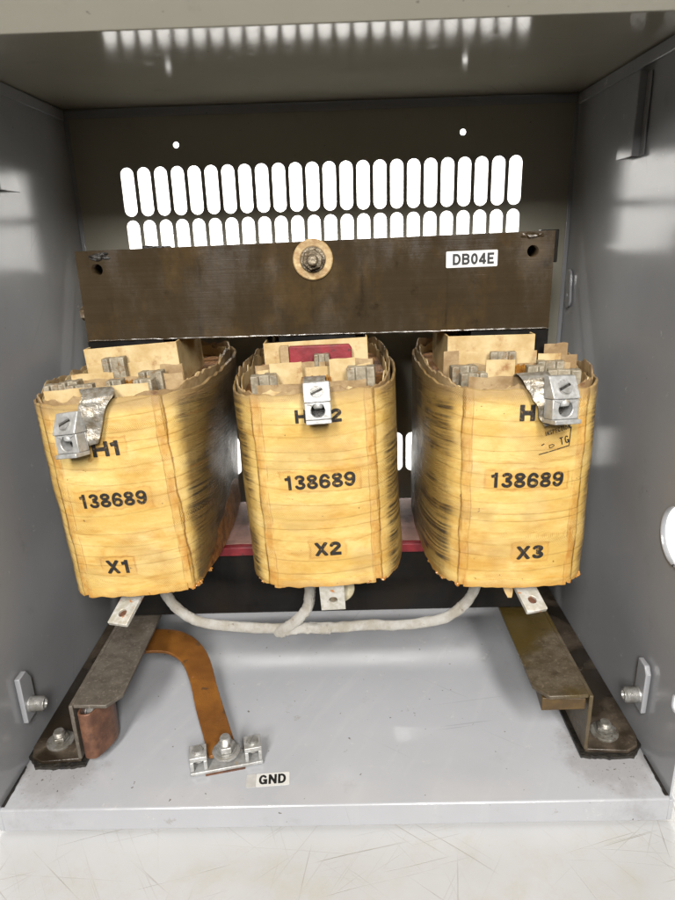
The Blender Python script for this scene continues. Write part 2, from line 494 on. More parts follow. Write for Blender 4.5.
def coil_mat(seed, rects, side_dark):
    """wrapped, varnished glass tape.  local object coordinates in metres; front is y = -.115"""
    n = NT('amber varnished coil tape')
    x, y, z = n.xyz()
    lo = n.map(loc=(seed * 3.7, seed * 1.3, seed * 2.1))
    front = n.inv(n.step(y, -.1095, -.1035))
    cream, gold, amber, brown = (.60, .445, .165), (.47, .305, .078), (.39, .195, .028), (.22, .092, .015)
    # body colour: cream glass cloth unevenly soaked with varnish
    f1 = n.noise(1, 8, .68, v=n.map((13, 13, 42), loc=(seed, 2, 0)))
    c = n.mix(n.step(f1, .30, .66), cream, gold)
    f2 = n.noise(1, 9, .72, v=n.map((22, 22, 70), loc=(seed * 2, 5, 1)), dist=.6)
    c = n.mix(n.mul(n.step(f2, .47, .72), .72), c, amber)
    fine = n.noise(1, 5, .7, v=n.map((150, 150, 420), loc=(seed, 1, 3)))
    c = n.mix(n.mul(n.step(fine, .46, .74), .26), c, amber)
    pale = n.step(n.noise(1, 6, .6, v=n.map((18, 18, 30), loc=(seed * 5, 2, 9))), .52, .70)
    c = n.mix(n.mul(pale, .40), c, (.68, .55, .27))
    cloud = n.step(n.noise(1, 6, .65, v=n.map((17, 17, 15), loc=(seed * 3, 4, seed * 2))), .52, .74)
    c = n.mix(n.mul(cloud, .58), c, (.36, .185, .03))
    # the laps of the tape: uneven spacing, each lap a little different
    slope = n.mul(x, n.mul(n.math('SUBTRACT', n.noise(1, 2, .5, v=n.map((1, 1, 30), loc=(0, 0, seed * 3))), .5), .26))
    sag = n.math('ADD', n.mul(n.mul(x, x), -1.7), n.mul(n.noise(1, 3, .5, v=n.map((26, 26, 8), loc=(seed, 0, 0))), .0038))
    sag = n.math('ADD', sag, n.mul(n.noise(1, 2, .5, v=n.map((2, 2, 30), loc=(seed, 0, seed))), .040))
    zz = n.math('DIVIDE', n.math('ADD', n.math('ADD', z, sag), slope), .0112)
    fr = n.math('FRACT', zz)
    lap = n.white(n.math('ADD', n.math('FLOOR', zz), seed * 10.0))
    c = n.mix(n.mul(lap, .22), c, (.45, .27, .07))
    fade = n.step(n.noise(1, 5, .65, v=n.map((34, 34, 60), loc=(seed + 4, 0, 0))), .44, .66)
    edge = n.mul(n.inv(n.step(fr, .0, .085)), fade)
    c = n.mix(n.mul(edge, .30), c, brown)
    under = n.mul(n.mul(n.inv(n.step(fr, .05, .45)), fade), .30)
    c = n.mix(under, c, amber)
    # runs of varnish along the laps
    run = n.step(n.noise(1, 7, .7, v=n.map((15, 15, 170), loc=(seed * 2, 5, seed))), .57, .73)
    c = n.mix(n.mul(run, .55), c, (.34, .16, .03))
    # patches left by the printed labels
    jit = n.mul(n.math('SUBTRACT', n.noise(120, 5, .6, v=lo), .5), .0065)
    for (cx, cz, hw, hh, k) in rects:
        dx = n.math('SUBTRACT', n.math('ABSOLUTE', n.math('SUBTRACT', x, cx)), hw)
        dz = n.math('SUBTRACT', n.math('ABSOLUTE', n.math('SUBTRACT', z, cz)), hh)
        d = n.math('ADD', n.math('MAXIMUM', dx, dz), jit)
        fill = n.mul(n.inv(n.step(d, -.0025, .0015)), front)
        fill = n.mul(fill, n.math('ADD', .35, n.mul(n.noise(60, 5, .6), .75)))
        rim = n.mul(n.inv(n.step(n.math('ABSOLUTE', n.math('ADD', d, .0005)), .0001, .0014)), front)
        rim = n.mul(rim, n.step(n.noise(50, 4, v=lo), .40, .62))
        c = n.mix(n.mul(fill, .55 * k), c, (.46, .235, .04))
        c = n.mix(n.mul(rim, .5 * k), c, (.30, .12, .015))
    # corner tapes: translucent, patchy, with a brown line at either edge
    wob = n.mul(n.math('SUBTRACT', n.noise(1, 4, .6, v=n.map((20, 20, 38), loc=(seed, 8, 0))), .5), .0050)
    ax = n.math('ABSOLUTE', n.math('ADD', x, wob))
    tape = n.mul(n.mul(n.step(ax, .0372, .0392), n.inv(n.step(ax, .0438, .0450))), front)
    tp = n.noise(1, 7, .68, v=n.map((90, 90, 55), loc=(seed, 3, 3)))
    c = n.mix(n.mul(tape, n.math('ADD', .10, n.mul(n.step(tp, .34, .70), .80))), c, n.mix(n.noise(70, 6, .7), (.43, .21, .035), (.27, .105, .014)))
    for off, wd, kk in ((.0446, .0010, .68), (.0376, .0007, .45)):
        l = n.inv(n.step(n.math('ABSOLUTE', n.math('SUBTRACT', ax, off)), .0001, wd))
        l = n.mul(l, n.step(n.noise(1, 4, .6, v=n.map((40, 40, 46), loc=(seed + off * 99, 1, 1))), .36, .58))
        c = n.mix(n.mul(n.mul(l, front), kk), c, (.17, .062, .01))
    # the sides: darker, more so towards the back, streaked tightly along the laps
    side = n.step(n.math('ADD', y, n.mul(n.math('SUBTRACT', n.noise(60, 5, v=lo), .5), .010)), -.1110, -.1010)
    deep = n.step(n.math('ADD', y, n.mul(n.math('SUBTRACT', n.noise(25, 4, v=lo), .5), .05)), -.090 - .012 * side_dark, .025 - .03 * side_dark)
    c = n.mix(n.mul(side, .35 + .50 * side_dark), c, tuple(a + (b - a) * side_dark for a, b in zip((.36, .22, .055), (.115, .070, .022))))
    zs = n.math('ADD', z, n.mul(n.math('ADD', y, .1), .10))
    st = n.noise(1, 7, .7, v=n.vec(n.mul(x, 5.0), n.math('ADD', n.mul(y, 9.0), seed * 3.0), n.mul(zs, 420.0)))
    zone = n.noise(1, 4, .6, v=n.vec(n.mul(x, 8.0), n.math('ADD', n.mul(y, 14.0), seed * 7.0), n.mul(zs, 34.0)))
    streak = n.mul(n.step(st, .40, .60), n.step(zone, .40, .54))
    c = n.mix(n.mul(n.mul(streak, side), .93), c, (.030, .024, .018))
    st2 = n.step(n.noise(1, 5, .65, v=n.vec(n.mul(x, 5.0), n.mul(y, 8.0), n.mul(zs, 260.0))), .56, .72)
    c = n.mix(n.mul(n.mul(st2, side), .7), c, (.16, .065, .014))
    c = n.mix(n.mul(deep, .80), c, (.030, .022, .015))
    # scorched, greyish rims
    top = n.step(n.math('ADD', z, n.mul(n.noise(55, 6, .65, v=lo), .012)), .1490, .1600)
    c = n.mix(n.mul(top, .72), c, (.25, .165, .075))
    bot = n.inv(n.step(n.math('ADD', z, n.mul(n.noise(60, 6, .65, v=lo), .014)), .005, .013))
    c = n.mix(n.mul(bot, .6), c, (.34, .155, .025))
    # specks and fibres
    pin = n.step(n.noise(280, 2, .5, v=lo), .735, .765)
    c = n.mix(n.mul(pin, .75), c, (.07, .035, .012))
    wx = n.math('SINE', n.mul(x, 2 * math.pi / .00135)); wz = n.math('SINE', n.mul(zz, 2 * math.pi * 8))
    wmask = n.step(n.noise(1, 3, .5, v=n.map((26, 26, 40), loc=(1, seed, 1))), .42, .60)
    weave = n.mul(n.math('MULTIPLY', wx, wz), wmask)
    c = n.mix(n.mul(n.step(weave, .0, .9), .30), c, (.38, .20, .04))
    h = n.math('ADD', n.mul(weave, .28), n.mul(n.step(fr, 0.0, .12), .35))
    h = n.math('ADD', h, n.mul(n.noise(150, 6, .65), .8))
    h = n.math('ADD', h, n.mul(n.noise(1, 4, .6, v=n.map((60, 60, 25), loc=(seed, 2, 2))), 1.0))
    h = n.math('ADD', h, n.mul(n.mul(st, side), 1.6))
    h = n.math('ADD', h, n.mul(tape, .7))
    n.bump(h, .0008, .8)
    r = n.math('ADD', .30, n.mul(n.noise(48, 6, .65, v=lo), .38))
    r = n.math('SUBTRACT', r, n.mul(side, .12))
    return n.set(Base_Color=c, Roughness=r)

# ------------------------------------------------------------------ setting
H, D = .525, .3205
bm = bmesh.new(); box(bm, -1.5, 1.5, -.15, 1.2, -.060, -.0232)
tag(finish('tabletop', bm, M_TABLE, bevel=.003), kind='structure')
bm = bmesh.new(); box(bm, -1.6, 1.6, 1.62, 1.7, -.9, 2.2)
tag(finish('wall', bm, M_WALL), kind='structure')

# ------------------------------------------------------------------ enclosure
enc = thing('steel_enclosure', 'open gray painted steel enclosure with slotted back panel, standing on scratched white table', 'enclosure', (0, .16, -.02))
bm = bmesh.new()
prism(bm, [(-.0022, -.0200), (-.0022, -.0012), (-.0016, -.0004), (-.0006, 0), (.3195, 0), (.3195, -.02), (.318, -.02), (.318, -.0018), (.0002, -.0018), (.0002, -.02)],
      lambda y, z: (-.2488 if y > .01 and 0 else -.2488, y, z), lambda y, z: (.2488, y, z))
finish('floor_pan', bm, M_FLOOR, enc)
# the lip wraps a little past the pan at both ends
for s in (-1, 1):
    bm = bmesh.new()
    box(bm, min(s * .2490, s * .2525), max(s * .2490, s * .2525), -.0021, .012, -.0201, -.0012)
    finish('lip_corner', bm, M_PAINT, enc, bevel=.0004)

def stadium(cx, cy, w, h, n=10):
    r = w / 2
    p = [(cx + r * math.cos(a), cy + h / 2 - r + r * math.sin(a)) for a in [math.pi * i / n for i in range(n + 1)]]
    p += [(cx + r * math.cos(a), cy - h / 2 + r + r * math.sin(a)) for a in [math.pi + math.pi * i / n for i in range(n + 1)]]
    return p
def circle(cx, cy, r, n=24):
    return [(cx + r * math.cos(2 * math.pi * i / n), cy + r * math.sin(2 * math.pi * i / n)) for i in range(n)]
holes = []
pitch = .01682
for zc in (.4490, .3995, .1665):
    for k in range(24):
        holes.append(stadium(-.1947 + k * pitch, zc, .0127, .0455))
for hx, hz in ((-.1427, .4909), (.139, .494), (-.2005, .3765), (.2035, .3840)):
    holes.append(circle(hx, hz, .0028, 12))
bm = plate_with_holes([(-.2498, -.018), (.2498, -.018), (.2498, H + .0010), (-.2498, H + .0010)], holes, .0015, Matrix.Translation((0, D + .00075, 0)) @ XZ)
finish('back_panel', bm, M_PAINTY, enc, angle=30)
YZr = Matrix(((0, 0, 1, 0), (1, 0, 0, 0), (0, 1, 0, 0), (0, 0, 0, 1)))
for s in (-1, 1):
    hs = [circle(.0405, .192, .0215, 40), stadium(.013, .0724, .008, .014)] if s > 0 else []
    bm = plate_with_holes([(.0006, -.02), (D + .0016, -.02), (D + .0016, H + .001), (.0006, H + .001)], hs, .0016, Matrix.Translation((s * .2508, 0, 0)) @ YZr)
    sp = finish('side_panel', bm, M_PAINT, enc, angle=30)
    if s > 0:      # rolled edge of the conduit hole
        bm = bmesh.new()
        pts = [Vector((.2492, .0405 + .0223 * math.cos(a), .192 + .0223 * math.sin(a))) for a in [2 * math.pi * i / 48 for i in range(49)]]
        tube(bm, pts, lambda t, a: .0011, 8)
        finish('hole_rim', bm, M_PAINT, sp)
bm = bmesh.new()
prism(bm, [(.0185, H - .0192), (-.0022, H - .001), (-.0022, H + .002), (D + .002, H + .002), (D + .002, H), (.0002, H), (.0205, H - .0188)],
      lambda y, z: (-.2535, y, z), lambda y, z: (.2535, y, z))
finish('top_panel', bm, M_PAINTY, enc, bevel=.0008)
# folded seams where the panels meet
bm = bmesh.new()
box(bm, -.2480, .2480, D - .0022, D - .0002, H - .0085, H - .0012)
finish('seam_flange', bm, M_PAINT, enc, bevel=.0007)
for s in (-1, 1):
    bm = bmesh.new()
    a, b = sorted((s * .2496, s * .2474))
    box(bm, a, b, .006, D - .004, H - .0105, H - .0012)
    finish('seam_flange', bm, M_PAINT, enc, bevel=.0007)
    bm = bmesh.new()
    a, b = sorted((s * .2497, s * .2455))
    box(bm, a, b, D - .0022, D - .0004, .004, H - .009)
    finish('corner_flange', bm, M_PAINT, enc, bevel=.0006)

def bolt_bm(M, r=.0055, hexr=.0085, hexh=.006, studh=.004, washer=.0125):
    bm = bmesh.new()
    lathe(bm, [(washer, 0), (washer, .0014), (washer - .0006, .0018), (hexr, .0018)], M, 28)
    lathe(bm, [(hexr * 1.05, .0021), (hexr * 1.05, .0030), (hexr * .86, .0030)], M, 24)
    lathe(bm, [(hexr * .95, .0032), (hexr, .0040), (hexr, .0032 + hexh - .001), (hexr * .9, .0032 + hexh)], M, hexa=True)
    prof = [(r, .003 + hexh)]
    h = .0035 + hexh
    while h < .0035 + hexh + studh:
        prof += [(r, h), (r * .86, h + .0006)]; h += .0012
    prof += [(r * .8, h + .0004), (0, h + .0006)]
    lathe(bm, prof, M, 24)
    return bm

for s in (-1, 1):
    bm = bmesh.new()
    A, B = [], []
    for i in range(40):
        y = .0005 + .0385 * i / 39
        w = .0011 + .0013 * max(0, noise.noise(Vector((y * 160, s, 0)))) + .0010 * (1 - i / 39)
        A.append(Vector((s * .2491, y, .0006))); B.append(Vector((s * (.2490 - w), y, .0006)))
    ribbon(bm, A, B, .0008)
    finish('seam_shade', bm, M_RUBBER_SHADE, enc)  # black strip drawn as the shade of the open wall-to-floor gap
# slotted tabs with a threaded stud low on each side wall
for s in (-1, 1):
    y0 = .057 if s < 0 else .0535
    z0 = .056
    out = [(-.0085, -.021), (.0085, -.021), (.0085, .012), (.003, .021), (-.0085, .021)] if s < 0 else [(-.0075, -.021), (.0075, -.021), (.0075, .021), (-.003, .021), (-.0075, .015)]
    bm = bmesh.new()
    prism(bm, out, lambda y, z: (s * .2488, y0 + y, z0 + z), lambda y, z: (s * .2445, y0 + y, z0 + z))
    tb = finish('wall_tab', bm, M_PAINT, enc, bevel=.0007)
    M = frame((s * .2444, y0 - .0005, z0 - .008), (-s, 0, 0))
    bm = bmesh.new()
    prof = [(.0062, 0), (.0062, .0012)]
    h = .0014
    while h < .0105:
        prof += [(.0062, h), (.0052, h + .0006)]; h += .0013
    prof += [(.0045, h), (.0045, h + .0003), (.0035, h + .0001), (.0030, h - .0016), (0, h - .0016)]
    lathe(bm, prof, M, 26)
    finish('stud', bm, M_STEEL, tb)

# pressed steel channels high on the side walls
for s in (-1, 1):
    bm = bmesh.new()
    yy0, yy1, z0, z1 = .1635, .2010, .4525, .5115
    if s < 0: yy0, yy1, z0, z1 = .150, .190, .442, .500
    pl = []
    n = 8
    for i in range(n + 1):
        a = math.pi / 2 * i / n
        pl.append((yy1 - .016 + .016 * math.cos(a), z1 - .016 + .016 * math.sin(a)))
    outl = [(yy1, z0)] + pl + [(yy0 + .009, z1), (yy0 + .009, z0)]
    prism(bm, outl, lambda y, z: (s * .2445, y, z), lambda y, z: (s * .2432, y, z))
    box(bm, min(s * .2432, s * .2496), max(s * .2432, s * .2496), yy0 + .0078, yy0 + .0090, z0, z1 - .0005)
    box(bm, min(s * .2484, s * .2496), max(s * .2484, s * .2496), yy0, yy0 + .0076, z0, z1 - .002)
    box(bm, min(s * .2446, s * .2496), max(s * .2446, s * .2496), yy1 - .012, yy1 - .0004, z0 + .0004, z0 + .012)
    finish('wall_channel', bm, M_PAINT, enc, bevel=.0004)
# keyhole plate in the far corner
bm = plate_with_holes(stadium(0, 0, .014, .038, 8), [circle(0, -.006, .0022, 10)], .002, Matrix.Translation((.2478, .302, .344)) @ Matrix.Rotation(R_(-8), 4, 'X') @ YZr)
finish('keyhole_plate', bm, M_PAINT, enc)

# ------------------------------------------------------------------ core
YC, YB = .158, .222
core = thing('transformer_core', 'dark varnished laminated steel core with crossbar yoke above and below the three coils', 'transformer core', (-.0045, .19, .0605))
bm = bmesh.new()
xl, xr = -.1935, .1848
nz, nx = 1, 60
prism(bm, [(xl, .3240), (xr, .3248), (xr, .4002), (xl, .3952)], lambda x, z: (x, YC + .0300, z), lambda x, z: (x, YB, z))
b2 = plate_with_holes([(xl, .3240), (xr, .3248), (xr, .4002), (xl, .3952)], [circle(-.1778, .3807, .0046, 28), circle(.1681, .3851, .0046, 28)], .0299, Matrix.Translation((0, YC + .01495, 0)) @ XZ)
me = bpy.data.meshes.new('t'); b2.to_mesh(me); b2.free(); bm.from_mesh(me); bpy.data.meshes.remove(me)
yk = finish('yoke', bm, M_CORE, core, smooth=False)
bm = bmesh.new()
box(bm, xl, xr, YC, YB, .0632, .1255)
yk2 = finish('yoke', bm, M_CORED, core, bevel=.0009)
for cx in (-.1625, -.0045, .1535):
    bm = bmesh.new(); box(bm, cx - .0315, cx + .0315, YC + .0005, YB - .0005, .1256, .3239)
    finish('core_leg', bm, M_CORED, core)
bm = bmesh.new()
M = frame((-.0053, YC - .0001, .3838), (0, -1, 0))
lathe(bm, [(.0158, 0), (.0158, .0013), (.0150, .0020), (.0105, .0020), (.0102, .0016)], M, 40)
wsh = finish('washer', bm, M_WASHER, core)
bm = bmesh.new()
lathe(bm, [(.0100, .0016), (.0100, .0028), (.0094, .0033), (.007, .0033)], M, 32)
lathe(bm, [(.0078, .0034), (.0084, .0041), (.0084, .0085), (.0076, .0094), (.005, .0094)], M @ Matrix.Rotation(.3, 4, 'Z'), hexa=True)
prof = [(.0046, .0094)]
h = .0096
while h < .0150: prof += [(.0046, h), (.0039, h + .0006)]; h += .0012
lathe(bm, prof + [(.0034, h), (0, h)], M, 24)
finish('clamp_bolt', bm, M_DARKBOLT, core)
def lump(bm, p, r, seed, sq=(1, 1, 1)):
    g = bmesh.ops.create_icosphere(bm, subdivisions=3, radius=1)
    for v in g['verts']:
        k = 1 + .55 * noise.noise(v.co * 1.7 + Vector((seed, seed * 2, 0)))
        v.co = Vector(p) + Vector((v.co.x * sq[0], v.co.y * sq[1], v.co.z * sq[2])) * r * k
for i, (x, z, r) in enumerate(((-.1765, .3905, .0042), (-.1715, .3925, .0030), (-.1695, .3895, .0024), (-.1360, .3962, .0030), (-.1285, .3958, .0034), (-.1210, .3962, .0022))):
    bm = bmesh.new()
    lump(bm, (x, YC + (.0005 if z < .395 else .004), z), r, i, (1.5, .55, .6))
    finish('resin_lump', bm, M_RUBBER_SHADE, yk)
for i, (x, z, r) in enumerate(((.1665, .3972, .0040), (.1610, .3968, .0026), (.1730, .3968, .0026))):
    bm = bmesh.new()
    lump(bm, (x, YC + .0005, z), r, i + 9, (1.5, .55, .6))
    finish('resin_lump', bm, M_CORE, yk)
# bead of varnish along the lower front edge of the yoke
bm = bmesh.new()
pts = [Vector((xl + .002 + (xr - xl - .004) * i / 160, YC - .0004, .3248 + .0006 * noise.noise(Vector((i * .21, 3, 0))))) for i in range(161)]
tube(bm, pts, lambda t, a: .0007 + .0006 * noise.noise(Vector((t * 60, 1, 5))), 8)
finish('varnish_bead', bm, M_CORE, yk)
bm = bmesh.new(); box(bm, .1850, .2000, .196, .2040, .3745, .4010)
finish('clamp_end', bm, M_CORED, core, bevel=.0006)
bm = bmesh.new(); lathe(bm, [(.0085, 0), (.0085, .004), (.006, .0046), (.006, .009), (0, .0095)], frame((-.1936, .178, .345), (-1, 0, 0)), hexa=True)
finish('clamp_end', bm, M_DARKBOLT, core)
# red fibre board on the lower yoke
bm = bmesh.new()
n = 60
fr = [(-.186 + .362 * i / n, .1545 + .0006 * noise.noise(Vector((i * .4, 0, 0)))) for i in range(n + 1)]
prism(bm, fr + [(.176, .262), (-.186, .262)], lambda x, y: (x, y, .1258), lambda x, y: (x, y, .1338))
bd = finish('insulation_board', bm, M_RED, core, bevel=.0004)
bm = bmesh.new()     # dusty brown paper on the board
prism(bm, [(-.178, .1600)] + [(-.178 + .346 * i / 40, .1612 + .0012 * noise.noise(Vector((i * .5, 4, 0)))) for i in range(1, 40)] + [(.168, .1600), (.168, .258), (-.178, .258)],
      lambda x, y: (x, y, .1341), lambda x, y: (x, y, .1347))
finish('board_cover', bm, simple('dusty brown paper', (.30, .17, .135), (.2, .115, .09), .7, .2, 0, 60, .0006), bd)

# ------------------------------------------------------------------ brackets
def bracket(s, mat, lab):
    t = thing('mounting_bracket', lab, 'bracket', (s * .2, .10, 0), 'mounting brackets under the core')
    xw = -.2025 if s < 0 else .2005
    yf = .0405
    zt = .0580
    x_out = s * .2485
    x_in = s * (.1665 if s < 0 else .160)
    th = .0032
    # top flange with clipped inner corner
    bm = bmesh.new()
    yft = yf + .001
    prism(bm, [(xw - s * .0002, yft), (s * (abs(x_in) + .0095), yft - .001), (x_in, yft + .012), (x_in, .300), (xw - s * .0002, .300)],
          lambda x, y: (x, y, zt - th), lambda x, y: (x, y, zt))
    # web
    box(bm, min(xw, xw + s * th), max(xw, xw + s * th), yf, .300, .0058, zt - .0003)
    finish('bracket_plate', bm, mat, t, bevel=.0007)
    # foot flange with clipped outer corner
    bm = bmesh.new()
    a = xw + s * th * .4
    prism(bm, [(a, yf + .0005), (x_out - s * .014, yf - .002), (x_out - s * .004, yf + .0035), (x_out, yf + .014), (x_out, .300), (a, .300)],
          lambda x, y: (x, y, .0030), lambda x, y: (x, y, .0062))
    finish('bracket_foot', bm, M_FOOT, t, bevel=.0007)
    # pad of black rubber under the foot, oozing at its front
    bm = bmesh.new()
    out = []
    for i in range(25):
        u = i / 24
        x = a + (x_out - a) * u - s * .004 * (1 - u) + s * .0012 * u
        y = yf - .0028 - .0022 * math.sin(u * 3.1) + .0018 * noise.noise(Vector((i * .55, s * 3, 0))) + (.010 * max(0, u - .8) / .2)
        out.append((x, y))
    out += [(x_out + s * .0012, .296), (a - s * .004, .296)]
    prism(bm, out, lambda x, y: (x, y, .0004), lambda x, y: (x, y, .0029))
    finish('rubber_pad', bm, M_RUBBER_SHADE, t)
    bx = -.2280 if s < 0 else .2235
    finish('anchor_bolt', bolt_bm(frame((bx, .0585 if s > 0 else .0600, .0062), (0, 0, 1), .3), .0048, .0068, .0034, .0036, .0112), M_OLDBOLT, t)
    return t
brl = bracket(-1, M_BRKL, 'gray crusted steel bracket holding the copper strap loop, under the coil marked X1')
brr = bracket(1, M_BRKR, 'oily brown steel bracket with amber varnish, under the coil marked X3')
# bolt on the inside of the web, within the strap loop
bm = bolt_bm(frame((-.2000, .0560, .0405), (1, 0, 0)), .0045, .0075, .005, .003, .0105)
finish('web_bolt', bm, M_STEEL, brl)
# scrap of brown paper under the right-hand flange
bm = bmesh.new()
prism(bm, [(.1660, .0460), (.1985, .0420), (.1995, .075), (.1690, .080)], lambda x, y: (x, y, .0400 + (x - .166) * .12), lambda x, y: (x, y, .0520 + (x - .166) * .06))
finish('packing_block', bm, simple('brown packing', (.085, .05, .013), (.05, .028, .008), .5, .2, 0, 70, .0004), brr, bevel=.0006)

# ------------------------------------------------------------------ coils
ZB, ZT = .1425, .2975
HALF = [(.043, .0765), (.0500, .0822), (.0570, .0935), (.0620, .1120), (.0650, .1400), (.0660, .1700), (.0660, .2050), (.0640, .2450), (.0580, .2750), (.0440, .2930)]
def y_front(x, seed, z):
    u = min(1, abs(x) / .043)
    return .0765 - .0045 * (1 - u * u) + .0010 * noise.noise(Vector((x * 30, z * 28, seed * 5.3)))
FLARE = {}
def outline(off, seed):
    """closed outline of the coil seen from above, inset by off; list of (x, y)"""
    side = [(p.x, p.y) for p in catmull([(a, b, 0) for a, b in HALF], 6)]
    fr = [(-.043 + .086 * i / 28, None) for i in range(29)]
    pts = [(x, .0765 - .0045 * (1 - (x / .043) ** 2)) for x, _ in fr] + side[1:]
    back = [(.044 - .088 * i / 16, .293 + .006 * math.sin(math.pi * i / 16)) for i in range(1, 16)]
    pts += back + [(-x, y) for x, y in side[::-1][:-1]]
    if not off: return pts
    out = []
    n = len(pts)
    for i in range(n):
        t = Vector(pts[(i + 1) % n]) - Vector(pts[i - 1])
        nn = Vector((-t.y, t.x)).normalized()
        out.append((pts[i][0] + nn.x * off, pts[i][1] + nn.y * off))
    return out

def shell(bm, cx, seed, o1, o2, z0, z1, zj_top, zj_bot, amp, mz=44, top_fn=None):
    A, B = outline(o1, seed), outline(o2, seed)
    kb, kt = FLARE.get(int(seed) % 10, (1, 1))
    n = len(A)
    def ring(P, z, k, zoff):
        out = []
        for i, (x, y) in enumerate(P):
            ax, ay = A[i]
            if x > .043: x = .043 + (x - .043) * (kb + (kt - kb) * min(1, (z - z0) / (z1 - z0)))
            d = amp * noise.noise(Vector((ax * 30, z * 28 if ay < .09 and abs(ax) < .0431 else z * 28, seed * 5.3)))
            if not (ay < .0766 and abs(ax) <= .0431):
                d = amp * 1.6 * noise.noise(Vector((ax * 24, ay * 24 + z * 34, seed * 5.3)))
            c = Vector((x, y - .19, 0)); c2 = c.normalized() if c.length else c
            if ay < .0766 and abs(ax) <= .0431: px, py = x, y + d
            else: px, py = x - c2.x * d, y - c2.y * d
            out.append(bm.verts.new((cx + px, py, z + zoff[i])))
        return out
    tz = [zj_top * noise.noise(Vector((A[i][0] * 60, A[i][1] * 60, seed * 9.1))) + zj_top * .6 * noise.noise(Vector((A[i][0] * 190, A[i][1] * 190, seed * 4.1))) + (top_fn(*A[i]) if top_fn else 0) for i in range(n)]
    bz = [zj_bot * noise.noise(Vector((A[i][0] * 80, A[i][1] * 80, seed * 7.7))) + zj_bot * .7 * noise.noise(Vector((A[i][0] * 260, A[i][1] * 260, seed * 2.2))) for i in range(n)]
    rings = []
    for k in range(mz + 1):
        w = k / mz
        zo = [tz[i] * w ** 6 + bz[i] * (1 - w) ** 8 for i in range(n)]
        rings.append(ring(A, z0 + (z1 - z0) * w, k, zo))
    zo = [tz[i] for i in range(n)]
    rings.append(ring([(a[0] * .35 + b[0] * .65, a[1] * .35 + b[1] * .65) for a, b in zip(A, B)], z1 + .0005, 0, zo))
    for w in (1, .9, .6, 0):
        zo = [tz[i] * w ** 3 - .0006 + bz[i] * (1 - w) for i in range(n)]
        rings.append(ring(B, z0 + (z1 - z0) * w, 0, zo))
    for a, b in zip(rings, rings[1:] + rings[:1]):
        for i in range(n):
            bm.faces.new((a[i], a[(i + 1) % n], b[(i + 1) % n], b[i]))
    bmesh.ops.recalc_face_normals(bm, faces=bm.faces)

def on_wrap(bm, cx, seed, lx, lz, rot, off=.0006):
    c, s = math.cos(rot), math.sin(rot)
    for v in bm.verts:
        x, z = v.co.x * c - v.co.y * s + lx, v.co.x * s + v.co.y * c + lz
        v.co = Vector((cx + x, y_front(x, seed, z) - off, z))

def rbar(bm, x, y, z0, z1, w, d, rot=0, tilt=0, notch=True):
    """gray spacer: a short bar with a ribbed, grooved front"""
    M = atM((x, y, z0), (tilt, 0, rot))
    h = z1 - z0
    if notch:
        pts = [(-w / 2, -d / 2), (-w * .22, -d / 2), (-w * .18, -d * .2), (w * .18, -d * .2), (w * .22, -d / 2), (w / 2, -d / 2), (w / 2, d / 2), (w * .2, d / 2), (w * .14, d * .25), (-w * .14, d * .25), (-w * .2, d / 2), (-w / 2, d / 2)]
    else:
        pts = [(-w / 2, -d / 2), (w / 2, -d / 2), (w / 2, d / 2), (-w / 2, d / 2)]
    prism(bm, pts, lambda a, b: M @ Vector((a, b, 0)), lambda a, b: M @ Vector((a, b, h)))

